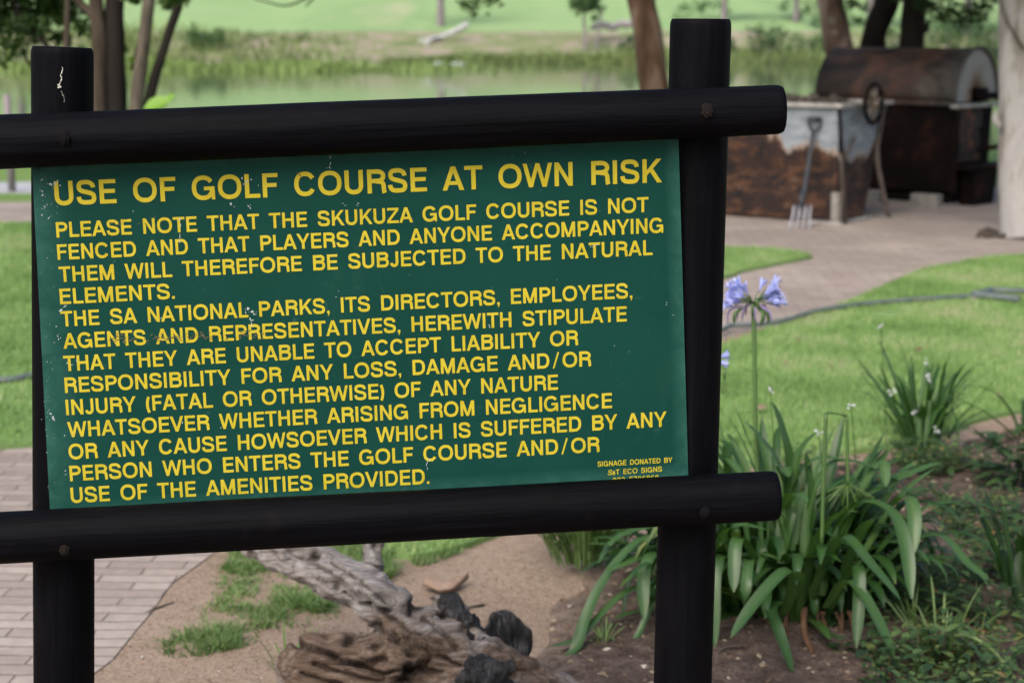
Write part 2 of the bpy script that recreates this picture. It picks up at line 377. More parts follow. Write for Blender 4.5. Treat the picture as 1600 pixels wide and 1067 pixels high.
LF_FAR = leaf_mat('far_green_leaf', [(0, (.045,.085,.04)), (.5, (.085,.15,.065)), (1, (.15,.23,.10))], .7, .2)
LF_LIME = leaf_mat('lime_green_leaf', [(0, (.12,.24,.02)), (1, (.2,.38,.04))])
REED = leaf_mat('reed_blade', [(0, (.10,.13,.055)), (.45, (.17,.225,.09)), (.8, (.24,.31,.12)), (1, (.36,.30,.18))], .7, .2)
REED2 = leaf_mat('fresh_reed_blade', [(0, (.16,.22,.08)), (.5, (.25,.34,.12)), (1, (.34,.44,.17))], .7, .2)
AGA = leaf_mat('strap_leaf_green', [(0, (.008,.026,.003)), (.4, (.025,.074,.012)), (.75, (.062,.135,.036)), (.93, (.12,.17,.05)), (1, (.28,.20,.07))], .40, .55, .28)
GRASS = leaf_mat('grass_blade', [(0, (.085,.15,.04)), (.3, (.175,.29,.085)), (.65, (.26,.40,.135)), (.85, (.34,.44,.19)), (1, (.44,.42,.27))], .6, .25, .3, (1.2, 1.25, .8, 1))
TUFT = leaf_mat('tuft_blade', [(0, (.05,.09,.03)), (.5, (.11,.19,.06)), (1, (.20,.28,.11))], .5, .3, .3)
WEED = leaf_mat('weed_leaf', [(0, (.02,.045,.018)), (.5, (.045,.09,.032)), (.85, (.10,.16,.05)), (.97, (.14,.17,.05)), (1, (.22,.10,.05))], .5, .3, .25)
STALK = leaf_mat('green_stalk', [(0, (.04,.09,.02)), (1, (.09,.16,.04))], .4, .4, 0)
PETAL = leaf_mat('blue_petal', [(0, (.24,.22,.45)), (.5, (.34,.37,.70)), (1, (.50,.55,.85))], .6, .2, .3, (1.1, 1.1, 1.2, 1))
WILT = leaf_mat('wilted_mauve_petal', [(0, (.16,.12,.22)), (1, (.34,.28,.50))], .7, .2, .2, (1.1, 1, 1.1, 1))
WHITEP = leaf_mat('white_petal', [(0, (.62,.64,.66)), (1, (.8,.8,.8))], .6, .2, .25, (1, 1, 1, 1))
ROOT = plain_mat('orange_brown_root', [(.3, (.06,.03,.014)), (.7, (.15,.085,.05))], 30, .8, .2)
DRYLEAF = plain_mat('dry_orange_bark_curl', [(.3, (.19,.12,.085)), (.7, (.30,.22,.17))], 14, .7, .2, bd=.002)
TWIG = plain_mat('dark_twig', [(.3, (.03,.025,.02)), (.7, (.08,.065,.05))], 30)
LITTER = leaf_mat('ground_litter', [(0, (.06,.04,.03)), (.4, (.16,.11,.07)), (.7, (.30,.24,.17)), (1, (.55,.52,.48))], .9, .1, 0)

# ------------------------------------------------------------------ the setting: terrain, water, paving, lawns, bed
WL = -0.8
def H(x, y):
    if y < 24: z = 0.0
    elif y < 42: z = -1.6 * ((y - 24) / 18) ** 1.3
    else: z = -1.6
    ys = 148 + 5 * math.sin(x * .05 + 1) + (8 if x > 30 else 0)
    if y > ys - 6: z = max(z, -1.6 + (y - ys + 6) * .14)
    if y > ys:
        b = -.76 + min(y - ys, 14) * .19; z = b
        if y > ys + 14: z = b + (y - ys - 14) * .105 if y < 290 else b + (290 - ys - 14) * .105 + (y - 290) * .03
        z += .25 * noise.noise(Vector((x * .08, y * .12, 0))) * min((y - ys) / 8, 1)
    return z
xs = np.concatenate([np.linspace(-420, -60, 25)[:-1], np.linspace(-60, -12, 33)[:-1], np.linspace(-12, 12, 49)[:-1], np.linspace(12, 60, 33)[:-1], np.linspace(60, 420, 25)])
ysq = np.concatenate([np.linspace(-40, 0, 5)[:-1], np.linspace(0, 24, 49)[:-1], np.linspace(24, 44, 21)[:-1], np.linspace(44, 138, 12)[:-1], np.linspace(138, 175, 75)[:-1], np.linspace(175, 290, 40)[:-1], np.linspace(290, 900, 12)])
tv = []; tz = []; NX = len(xs)
for y in ysq:
    for x in xs:
        z = H(x, y); tv.append((x, y, z))
        zone = 0 if y < 15.5 else (1 if y < 100 else None)
        if zone is None:
            ys = 148 + 5 * math.sin(x * .05 + 1) + (8 if x > 30 else 0)
            zone = 2.0 if y < ys + 13 else min(3.0, 2.0 + (y - ys - 13) / 3)
        tz.append(zone)
tf = [(j*NX+i, j*NX+i+1, (j+1)*NX+i+1, (j+1)*NX+i) for j in range(len(ysq)-1) for i in range(NX-1)]
g = mesh_obj('ground', tv, tf, TERRAIN)
a = g.data.attributes.new('zone', 'FLOAT', 'POINT'); a.data.foreach_set('value', np.array(tz, dtype=np.float32))
tag(g, 'ground running from sandy soil down to the lake and up the far slope', kind='structure')
wt = mesh_obj('lake_water', [(-300, 30, WL), (300, 30, WL), (300, 172, WL), (-300, 172, WL)], [(0,1,2,3)], WATER, smooth=False)
tag(wt, 'still green lake reflecting the far bank', kind='structure')

def sheet(name, pxpoly, z, mat, label, wob=.03, step=.12, dome=0, world=None):
    """flat polygon given by ground points, edges subdivided and roughened, with a skirt down into the soil"""
    P = world or [gnd(*p).xy for p in pxpoly]
    pts = []
    for i in range(len(P)):
        a_, b_ = Vector(P[i]), Vector(P[(i+1) % len(P)]); n = max(1, min(120, int((b_-a_).length / step)))
        for k in range(n):
            q = a_.lerp(b_, k / n); nz = noise.noise_vector(Vector((q.x * 3.1, q.y * 3.1, z * 40)))
            pts.append((q.x + nz.x * wob, q.y + nz.y * wob))
    n = len(pts)
    v = [(x, y, z) for x, y in pts] + [(x, y, -.02) for x, y in pts]
    bm = bmesh.new(); bv = [bm.verts.new(p) for p in v]
    f = bm.faces.new(bv[:n])
    if f.normal.z < 0 or (f.normal_update() or f.normal.z < 0): f.normal_flip()
    bmesh.ops.triangulate(bm, faces=[f])
    for i in range(n):
        j = (i+1) % n
        bm.faces.new((bv[i], bv[j], bv[n+j], bv[n+i]))
    bmesh.ops.recalc_face_normals(bm, faces=bm.faces)
    me = bpy.data.meshes.new(name); bm.to_mesh(me); bm.free(); me.materials.append(mat)
    o = bpy.data.objects.new(name, me); scene.collection.objects.link(o)
    tag(o, label, kind='structure'); return o, pts

near_soil = [(-7, -3), (9, -3), (9, 15), (-7, 15)]
sheet('soil', None, .005, SOIL, 'bare sandy soil around the sign and stump', .2, .5, world=near_soil)
brick_px = [(-900,318),(300,317),(900,309),(1300,297),(1800,285),(2300,300),(2300,372),(1800,385),(1600,397),(1520,407),(1450,419),(1400,439),(1350,461),(1300,484),(1240,504),(1130,530),(800,655),(520,778),(335,868),(270,915),(215,985),(180,1035),(120,1075),(-150,1250),(-1200,1250),(-1200,800)]
brick_o, _ = sheet('brick_path', brick_px, .009, BRICK, 'curved brick path and patio of worn pinkish pavers', .015)
isl_px = [(-900,352),(0,353),(500,357),(900,374),(1130,391),(1200,394),(1250,399),(1266,406),(1240,413),(1180,424),(1130,438),(700,545),(300,640),(60,700),(0,706),(-300,745),(-900,800)]
isl_o, isl = sheet('lawn', isl_px, .03, LAWN, 'lawn island between the brick path and the patio', .03)
fr_px = [(1100,553),(1130,545),(1180,528),(1240,508),(1300,489),(1350,466),(1400,444),(1450,424),(1520,411),(1600,401),(1800,390),(2300,378),(2600,640),(1800,640),(1600,648),(1520,664),(1420,702),(1300,716),(1130,737),(1000,772),(770,842),(700,866),(640,880),(520,858),(470,835),(700,735)]
fr_o, frl = sheet('lawn', fr_px, .025, LAWN, 'bright mown lawn sloping from the flower bed to the path', .03)
gp_o, _ = sheet('grey_path', [(-900,303),(400,302),(900,297),(900,284),(400,286),(-900,287)], .011, GREYPATH, 'grey path beyond the brick walk', .02)

# flower bed: a low mound of darker soil
bed_px = [(800,965),(850,910),(900,872),(1000,815),(1060,782),(1130,738),(1300,717),(1420,703),(1520,666),(1600,650),(1800,640),(2400,640),(2400,1400),(700,1400),(740,1100)]
bed = [tuple(gnd(*p).xy) for p in bed_px]
bx = np.arange(-1.2, 5.2, .055); by = np.arange(2.9, 7.6, .055)
def dpoly(P, poly):
    d = np.full(len(P), 1e9)
    for i in range(len(poly)):
        a_ = np.array(poly[i]); b_ = np.array(poly[(i+1) % len(poly)]); ab = b_ - a_
        t = np.clip(((P - a_) @ ab) / (ab @ ab), 0, 1); d = np.minimum(d, np.linalg.norm(P - (a_ + t[:, None] * ab), axis=1))
    return np.where(inpoly(P, poly), d, -d)
GX, GY = np.meshgrid(bx, by); BP = np.stack([GX.ravel(), GY.ravel()], 1); BD = dpoly(BP, bed)
bv = []
for (x, y), d in zip(BP, BD):
    d2 = d + .07 * noise.noise(Vector((x * 4, y * 4, 3)))
    e = max(0, min(1, d2 / .35)); bv.append((x, y, -.012 + .065 * e * e * (3 - 2 * e) + .018 * e * noise.noise(Vector((x * 7, y * 7, 0))) + .012 * e * noise.noise(Vector((x * 19, y * 19, 5)))))
nbx = len(bx); bf = []
for j in range(len(by) - 1):
    for i in range(nbx - 1):
        q = (j*nbx+i, j*nbx+i+1, (j+1)*nbx+i+1, (j+1)*nbx+i)
        if max(BD[k] for k in q) > -.1: bf.append(q)
bedo = mesh_obj('flower_bed', bv, bf, BEDSOIL); ae = bedo.data.attributes.new('edge', 'FLOAT', 'POINT'); ae.data.foreach_set('value', np.array([max(0, min(1, 1 - d / .30)) * max(0, min(1, (.75 - q[0]) / .4)) for q, d in zip(BP, BD)], dtype=np.float32))
tag(bedo, 'raised bed of dark crumbly soil under the strap leaf plants', kind='structure')

# ------------------------------------------------------------------ grass blades
def blades(name, poly, n, h, wd, mat, label, dens=None, z0=0.0, parent=None, lean=.6, clip=None, kind='stuff'):
    P = np.array(poly); lo, hi = P.min(0), P.max(0)
    if clip: lo = np.maximum(lo, clip[0]); hi = np.minimum(hi, clip[1])
    Q = rng.uniform(lo, hi, (n, 2)); Q = Q[inpoly(Q, poly)]
    if dens: Q = Q[np.array([dens(x, y) for x, y in Q])]
    m = len(Q); ang = rng.uniform(0, 2*np.pi, m); hh = rng.uniform(h[0], h[1], m); ww = rng.uniform(wd[0], wd[1], m)
    la = rng.uniform(0, 2*np.pi, m); ln = rng.uniform(.1, lean, m) * hh
    dx, dy = np.cos(ang) * ww / 2, np.sin(ang) * ww / 2
    V = np.zeros((m, 5, 3)); base = np.stack([Q[:, 0], Q[:, 1], np.full(m, z0)], 1)
    mid = base + np.stack([np.cos(la)*ln*.35, np.sin(la)*ln*.35, hh*.6], 1); tip = base + np.stack([np.cos(la)*ln, np.sin(la)*ln, hh], 1)
    off = np.stack([dx, dy, np.zeros(m)], 1)
    V[:, 0] = base - off; V[:, 1] = base + off; V[:, 2] = mid + off*.75; V[:, 3] = mid - off*.75; V[:, 4] = tip
    pn = np.array([noise.noise(Vector((x * 2.2, y * 2.2, 1.7))) + .6 * noise.noise(Vector((x * 8, y * 8, 4))) for x, y in Q])
    pn2 = np.array([noise.noise(Vector((x * .9, y * .9, 6))) for x, y in Q])
    tint = np.clip(.5 + .42 * pn + .5 * pn2 + rng.normal(0, .17, m), 0, 1)
    o = np_mesh(name, V.reshape(-1, 3), [(0,1,2,3), (3,2,4)], mat, tint, parent)
    if parent is None: tag(o, label, 'grass', kind=kind)
    return o
fn = lambda x, y: noise.noise(Vector((x * 3, y * 3, 9))) > -.62 + random.uniform(-.1, .1)
blades('lawn_grass', frl, 260000, (.012, .04), (.003, .006), GRASS, 'short bright grass of the lawn right of the sign', fn, .02, clip=((-1.5, 4.6), (4.8, 12)))
blades('lawn_grass', isl, 260000, (.012, .04), (.004, .007), GRASS, 'short grass of the lawn island left of the sign', fn, .025, clip=((-5, 5.8), (3.2, 15.5)))

# tufts on the bare soil left of the stump
def tuft_patch(px, n, h, label, grp='grass tufts on the bare soil'):
    poly = [tuple(gnd(*p).xy) for p in px]
    c = np.mean(poly, 0); e = empty('grass_tuft', (c[0], c[1], 0), label, 'grass tuft', grp)
    d = dpoly
    dens = lambda x, y: noise.noise(Vector((x * 9, y * 9, 2))) + .6 * noise.noise(Vector((x * 30, y * 30, 5))) > random.uniform(-.3, .35)
    o = blades('foliage', poly, int(n * .9), (h[0] * .4, h[1] * .55), (.003, .006), TUFT, '', dens, 0, parent=e, lean=2.2)
tuft_patch([(255,1012),(290,995),(350,985),(400,975),(422,978),(420,1000),(370,1018),(310,1030),(262,1030)], 4200, (.03, .085), 'long tuft of grass on the soil nearest the left post')
tuft_patch([(330,950),(370,915),(430,895),(470,905),(520,930),(515,962),(440,965),(380,975),(345,965)], 5200, (.02, .06), 'patchy grass tuft between the brick path and the stump branch')
tuft_patch([(345,895),(360,866),(450,850),(540,848),(500,880),(430,893),(380,905)], 7000, (.03, .09), 'grass tuft just under the bottom rail beside the grey branch')
tuft_patch([(425,848),(600,846),(618,872),(560,905),(505,892),(440,885)], 8000, (.03, .09), 'spread of short grass behind the grey branch below the rail')
tuft_patch([(300,1000),(340,900),(420,870),(520,900),(530,970),(430,990)], 2600, (.02, .06), 'sparse scattered grass between the thicker tufts left of the stump')
tuft_patch([(410,950),(470,930),(520,935),(515,955),(430,975)], 2600, (.03, .08), 'bright green tuft at the foot of the grey branch')
tuft_patch([(560,905),(600,880),(618,885),(615,908),(580,915)], 1600, (.04, .1), 'small green tuft behind the upright branch stub')
tuft_patch([(640,880),(700,855),(765,840),(760,850),(700,875),(655,890)], 3000, (.03, .08), 'grass fringe at the lawn edge below the sign')

# ------------------------------------------------------------------ the sign
YAW = R(3.6)
O = at(100, 530, 2.70); NRM = Vector((math.sin(YAW), -math.cos(YAW), 0))      # towards the camera
def onpl(px, py, off=0.0):
    r = ray(px, py); p0 = O + NRM * off; t = (p0 - CAM).dot(NRM) / r.dot(NRM); return CAM + r * t
sign = empty('notice_board', (O.x + .5, O.y, 0), 'green golf course warning board with yellow capitals on black log frame', 'sign')
def log(name, p0, p1, r0, r1, seg=56, n=150, bevel=.005, amp=.010, sd=0, cracks=()):
    """a turned log: slightly uneven round pole with a closed end, grain coordinates kept in an attribute"""
    ax = (p1 - p0); L = ax.length; d = ax.normalized(); ref = Vector((0, -1, 0)); ref = (ref - d * ref.dot(d)).normalized(); bi = d.cross(ref)
    st = [0, .002, .006] + list(np.linspace(.012, L - .012, n)) + [L - .006, L - .002, L]
    v, f, uv = [], [], []
    for i, s in enumerate(st):
        t = s / L; rr = r0 + (r1 - r0) * t
        e = min(s, L - s); rr -= bevel * max(0, 1 - e / .010) ** 2
        for k in range(seg):
            a_ = 2 * math.pi * k / seg
            q = Vector((math.cos(a_) * 1.3, math.sin(a_) * 1.3, s * 2.2 + sd))
            dr = amp * rr * (noise.noise(q) + .25 * noise.noise(q * 5)) * 3.0
            for (s0, s1, ca, dep) in cracks:
                if s0 < s < s1:
                    da = (a_ - (ca + .05 * math.sin(s * 17)) + math.pi) % (2 * math.pi) - math.pi
                    dr -= dep * math.exp(-(da / .05) ** 2) * min(1, (s - s0) * 30, (s1 - s) * 30)
            o = ref * math.cos(a_) + bi * math.sin(a_)
            v.append(p0 + d * s + o * (rr + dr)); uv.append((math.cos(a_) * rr, s, math.sin(a_) * rr))
    m = len(st)
    for i in range(m - 1):
        for k in range(seg):
            k2 = (k+1) % seg; f.append((i*seg+k, i*seg+k2, (i+1)*seg+k2, (i+1)*seg+k))
    f.append(tuple(range(seg-1, -1, -1))); f.append(tuple((m-1)*seg+k for k in range(seg)))
    o = mesh_obj(name, v, f, WOODBLACK, sign)
    at_ = o.data.attributes.new('guv', 'FLOAT_VECTOR', 'POINT'); at_.data.foreach_set('vector', np.array(uv, dtype=np.float32).ravel())
    return o
DP = .053
def post(xt0, xt1, yt, xb0, xb1, yb, sd):
    a0, a1, b0, b1 = onpl(xt0, yt, -DP), onpl(xt1, yt, -DP), onpl(xb0, yb, -DP), onpl(xb1, yb, -DP)
    tc = (a0 + a1) / 2; bc = (b0 + b1) / 2; rt, rb = (a1 - a0).length / 2, (b1 - b0).length / 2
    d = (bc - tc).normalized(); k = (tc.z + .25) / -d.z
    base = tc + d * k
    return log('post', base, tc, rb, rt, sd=sd, amp=.006, n=120, bevel=.003)
post_l = post(49, 146, 74, 52, 148, 1067, 3)
post_r = post(1048, 1142, 30, 1021, 1112, 1067, 11)
def rail(l, r_, sd, cracks):
    # l, r_: (x, ytop, ybottom) at two places; the rail axis lies in front of the board
    off = .024                                   # the board and posts are let into the rails
    ps = []
    for x, yt, yb in (l, r_):
        a_, b_ = onpl(x, yt, off), onpl(x, yb, off); ps.append(((a_ + b_) / 2, (a_ - b_).length / 2))
    d = (ps[1][0] - ps[0][0]); p0 = ps[0][0] - d * .13
    return log('rail', p0, ps[1][0], ps[0][1], ps[1][1], sd=sd, amp=.011, n=220, bevel=.003, cracks=cracks)
rail_t = rail((20, 178.5, 264), (1222, 132, 210), 23, ((.30, .62, 1.25, .0035), (.20, .42, .3, .002), (.98, 1.3, 1.2, .003)))
rail_b = rail((20, 800, 877.5), (1214, 736, 811), 57, ((.45, .75, 1.0, .003), (1.15, 1.32, 1.2, .004), (.75, .95, 1.3, .003)))
def bolt(px, py, off, rpx, mat, parent, hexr=1.0):
    c = onpl(px, py, off); r = rpx / F * 2.7
    u = Vector((math.cos(YAW), math.sin(YAW), 0)); vv = Vector((0, 0, 1)); mb = MB()
    def ring(rr, nn, z0, z1, ph=0):
        a_ = [c + (u * math.cos(2*math.pi*k/nn+ph) + vv * math.sin(2*math.pi*k/nn+ph)) * rr for k in range(nn)]
        lo = [p + NRM * z0 for p in a_]; hi = [p + NRM * z1 for p in a_]
        ins = [c + (p - c) * .86 + NRM * (z1 + .0015) for p in a_]
        fs = [(k, (k+1) % nn, nn+(k+1) % nn, nn+k) for k in range(nn)] + [(nn+k, nn+(k+1) % nn, 2*nn+(k+1) % nn, 2*nn+k) for k in range(nn)] + [tuple(2*nn+k for k in range(nn))]
        mb.add(lo + hi + ins, fs)
    ring(r * 1.3, 20, -.012, .001); ring(r, 6, .001, .007 * hexr, .3); ring(r * .5, 12, .007, .010)
    return mb.build('bolt', mat, parent, smooth=False)
bolt(101, 217, 0.0635, 10, BOLT, rail_t); bolt(1104, 175, 0.0610, 10, RUSTBOLT, rail_t)
bolt(102, 857, 0.0590, 9, RUSTBOLT, rail_b); bolt(1101, 799, 0.0580, 10, BOLT, rail_b)
# the board
cn = [onpl(50, 262), onpl(1060, 214), onpl(1075.5, 744), onpl(78.5, 806)]
TK = .003
mb = MB(); mb.hexa([p + NRM * -TK for p in (cn[3], cn[2], cn[1], cn[0])], [p + NRM * -.0004 for p in (cn[3], cn[2], cn[1], cn[0])])
NU, NV = 80, 44; gv, ge = [], []
for j in range(NV + 1):
    for i in range(NU + 1):
        u, v_ = i / NU, j / NV; gv.append(cn[3].lerp(cn[2], u).lerp(cn[0].lerp(cn[1], u), v_)); ge.append(1 - min(1, min(u * 1.05, (1 - u) * 2.2, v_ * .56 * 2.2, (1 - v_) * .56 * 4) / .055))
mb.add(gv, [(j*(NU+1)+i, j*(NU+1)+i+1, (j+1)*(NU+1)+i+1, (j+1)*(NU+1)+i) for j in range(NV) for i in range(NU)], [max(0, e_) for e_ in ge]); mb.t[:8] = [0] * 8
panel = mb.build('panel', PANEL, sign, smooth=False)
BUP = ((cn[0] - cn[3]).normalized() + (cn[1] - cn[2]).normalized()).normalized()

# --- stroke lettering -------------------------------------------------------
S = .186; h_ = S / 2
def arc(cx, cy, rx, ry, a0, a1, n=18, p=2.25):
    out = []
    for i in range(n + 1):
        a_ = R(a0 + (a1 - a0) * i / n); c, s = math.cos(a_), math.sin(a_)
        out.append((cx + rx * math.copysign(abs(c) ** (2/p), c), cy + ry * math.copysign(abs(s) ** (2/p), s)))
    return out
def bez(p0, p1, p2, p3, n=8):
    return [tuple((1-t)**3*p0[k] + 3*(1-t)**2*t*p1[k] + 3*(1-t)*t*t*p2[k] + t**3*p3[k] for k in (0, 1)) for t in [i/n for i in range(n+1)]]
def rect(x0, y0, x1, y1): return ('P', [(x0,y0),(x1,y0),(x1,y1),(x0,y1)])
def para(xb, xt, d, y0=0, y1=1): return ('P', [(xb,y0),(xb+d,y0),(xt+d,y1),(xt,y1)])
def stem(x, y0=0, y1=1): return rect(x, y0, x + S, y1)
def ST(pts): return ('S', pts)
HB = .166
def glyph(c):
    """-> ink width, left bearing, right bearing, shapes (cap height 1)"""
    b, r, d = .105, .06, .012
    if c == 'A': w = .93; return w, d, d, [para(0, w/2-.1, .195), ('P', [(w-.195,0),(w,0),(w/2+.1,1),(w/2-.095,1)]), rect(.19, .225, w-.19, .225+HB*.95)]
    if c == 'B':
        w = .80; return w, b, r, [stem(0), ST([(S,1-h_),(w-.3,1-h_)] + arc(w-.31,.755,.2,.755-.0-(.755-(1-h_))*-0-.51,90,-90,10) + [(S,.52)]) if False else ST([(S-.01,1-h_),(w-.34,1-h_)] + arc(w-.34,.735,.225,.18,90,-90,12,2.1)[1:] + [(S-.01,.555)]), ST([(S-.01,.53),(w-.32,.53)] + arc(w-.32,.307,.235,.223,90,-90,12,2.1)[1:] + [(S-.01,h_)])]
    if c == 'C': w = .92; return w, r, r, [ST(arc(w/2, .5, w/2-h_, .515-h_, 30, 330, 30))]
    if c == 'D': w = .84; return w, b, r, [stem(0), ST([(S-.01,1-h_),(w-.44,1-h_)] + arc(w-.44,.5,.44-h_,.5-h_,90,-90,18)[1:] + [(S-.01,h_)])]
    if c == 'E': w = .70; return w, b, r, [stem(0), rect(S,0,w,HB), rect(S,1-HB,w,1), rect(S,.435,w-.04,.435+HB)]
    if c == 'F': w = .66; return w, b, .03, [stem(0), rect(S,1-HB,w,1), rect(S,.425,w-.06,.425+HB)]
    if c == 'G': w = .96; return w, r, b*.9, [ST(arc(w/2-.01, .5, w/2-h_, .515-h_, 32, 352, 32)), rect(w/2+.02, .39, w-.01, .39+HB*.95), rect(w-.14, 0, w, .40)]
    if c == 'H': w = .78; return w, b, b, [stem(0), stem(w-S), rect(S,.435,w-S,.435+HB)]
    if c == 'I': return S, b, b, [stem(0)]
    if c == 'J': w = .58; return w, .03, b*.9, [ST([(w-h_,1),(w-h_,.32)] + arc(w/2,.32,w/2-h_,.335-h_,0,-168,14)[1:])]
    if c == 'K': w = .84; return w, b, d, [stem(0), ('P', [(S,.30),(S,.52),(w-.245,1),(w-.01,1)]), ('P', [(.30,.50),(.44,.62),(w+.005,0),(w-.21,0)])]
    if c == 'L': w = .64; return w, b, .03, [stem(0), rect(S,0,w,HB)]
    if c == 'M': w = .95; return w, b*.9, b*.9, [stem(0), stem(w-S), ('P', [(0,1),(.215,1),(w/2+.085,0),(w/2-.085,0)]), ('P', [(w,1),(w-.215,1),(w/2-.085,0),(w/2+.085,0)])]
    if c == 'N': w = .79; return w, b, b, [stem(0), stem(w-S), ('P', [(0,1),(.19,1),(w,0),(w-.19,0)])]
    if c in 'O0':
        w = 1.0 if c == 'O' else .68; return w, r, r, [ST(arc(w/2, .5, w/2-h_, .515-h_, 0, 360, 40) )]
    if c == 'P': w = .76; return w, b, .03, [stem(0), ST([(S-.01,1-h_),(w-.36,1-h_)] + arc(w-.36,.69,.36-h_,.31-h_,90,-90,14,2.1)[1:] + [(S-.01,.38+h_)])]
    if c == 'R': w = .81; return w, b, .04, [stem(0), ST([(S-.01,1-h_),(w-.38,1-h_)] + arc(w-.38,.71,.355-h_,.29-h_,90,-90,14,2.1)[1:] + [(S-.01,.42+h_)]), ST(bez((w-.42,.49),(w-.17,.50),(w-.115,.42),(w-.112,.26),8) + bez((w-.112,.26),(w-.11,.14),(w-.10,.06),(w-.075,0),5)[1:])]
    if c == 'S':
        w = .82; return w, r, r, [ST(bez((w-h_-.015,.69),(w-h_-.02,.86),(w*.70,1.015-h_),(w/2,1.015-h_)) + bez((w/2,1.015-h_),(w*.26,1.015-h_),(h_+.02,.90),(h_+.02,.735))[1:] + bez((h_+.02,.735),(h_+.02,.56),(w*.32,.55),(w*.52,.505))[1:] + bez((w*.52,.505),(w*.80,.44),(w-h_,.43),(w-h_,.275))[1:] + bez((w-h_,.275),(w-h_,.09),(w*.74,h_-.015),(w/2,h_-.015))[1:] + bez((w/2,h_-.015),(w*.24,h_-.015),(h_,.12),(h_-.005,.32))[1:])]
    if c == 'T': w = .78; return w, .03, .03, [rect(0,1-HB,w,1), rect(w/2-h_,0,w/2+h_,1-HB)]
    if c == 'U': w = .79; return w, b*.9, b*.9, [ST([(h_,1),(h_,.36)] + arc(w/2,.36,w/2-h_,.375-h_,180,360,18)[1:] + [(w-h_,1)])]
    if c == 'V': w = .90; return w, d, d, [para(w/2-.095, 0, .19), para(w/2-.095, w-.19, .19)]
    if c == 'W': w = 1.28; return w, d, d, [para(w*.27-.085, 0, .18), para(w*.27-.085, w/2-.085, .17), para(w*.73-.085, w/2-.085, .17), para(w*.73-.085, w-.18, .18)]
    if c == 'Y': w = .90; return w, d, d, [rect(w/2-h_,0,w/2+h_,.40), ('P', [(w/2-h_,.38),(w/2+h_,.38),(.20,1),(0,1)]), ('P', [(w/2-h_,.38),(w/2+h_,.38),(w,1),(w-.20,1)])]
    if c == 'Z': w = .78; return w, .05, .05, [rect(0,0,w,HB), rect(.02,1-HB,w,1), ('P', [(0,HB),(.215,HB),(w,1-HB),(w-.215,1-HB)])]
    if c == '.': return .17, .09, .08, [rect(0,0,.17,.17)]
    if c == ',': return .17, .09, .08, [rect(0,0,.17,.17), ('P', [(.05,-.16),(.10,-.16),(.17,0),(.085,0)])]
    if c == '/': return .46, .06, .06, [para(0, .34, .12, -.03, 1.03)]
    if c == '(': return .30, .08, .03, [ST(arc(.42, .40, .42-h_*.8, .66, 130, 230, 14, 2))]
    if c == ')': return .30, .03, .08, [ST(arc(-.12, .40, .42-h_*.8, .66, 50, -50, 14, 2))]
    if c == '&': w = .62; return w, .05, .05, [ST(arc(w/2,.52,.15,.13,0,360,16)), ST(arc(w/2-.03,.22,.2,.17,20,380,18)), para(w-.13, w*.38, .13, 0, .42)]
    if c == '2': w = .68; return w, r, r, [ST(arc(w/2,.70,w/2-h_,.315-h_,165,0,10) + bez((w-h_,.70),(w-h_,.45),(h_+.02,.40),(h_+.02,HB*.6),8)[1:]), rect(0,0,w,HB)]
    if c == '5': w = .68; return w, r, r, [rect(.10,1-HB,w-.04,1), ('P', [(.03,.45),(.2,.45),(.25,1-HB),(.10,1-HB)]), ST(arc(w/2-.02,.33,w/2-h_+.02,.345-h_,140,-160,16))]
    if c == '6': w = .68; return w, r, r, [ST(arc(w/2,.32,w/2-h_,.335-h_,0,360,20)), ST(bez((h_,.32),(h_-.01,.8),(w*.35,1-h_),(w*.62,1-h_),8) + [(w-.1,.86)])]
    if c == '7': w = .66; return w, r, r, [rect(0,1-HB,w,1), ('P', [(.14,0),(.32,0),(w,1-HB),(w-.19,1-HB)])]
    if c == '8': w = .68; return w, r, r, [ST(arc(w/2,.735,w/2-h_-.03,.28-h_,0,360,18)), ST(arc(w/2,.275,w/2-h_,.29-h_,0,360,18))]
    if c == 's': return .8, .02, .06, [ST([(x + (y - .4) * .22, y) for x, y in glyph('S')[3][0][1]])]
    if c == ' ': return 0, .32, .32, []
    if c == '~': return 0, .07, .07, []
    raise ValueError(c)
def stroke_poly(pts, s, closed):
    n = len(pts); L, Rr = [], []
    for i in range(n):
        if closed: a_, b_ = pts[(i-1) % (n-1)], pts[(i+1) % (n-1)]
        else: a_, b_ = pts[max(i-1, 0)], pts[min(i+1, n-1)]
        dx, dy = b_[0]-a_[0], b_[1]-a_[1]; l = math.hypot(dx, dy) or 1
        nx, ny = -dy/l*s/2, dx/l*s/2
        L.append((pts[i][0]+nx, pts[i][1]+ny)); Rr.append((pts[i][0]-nx, pts[i][1]-ny))
    return L, Rr
TXT = None
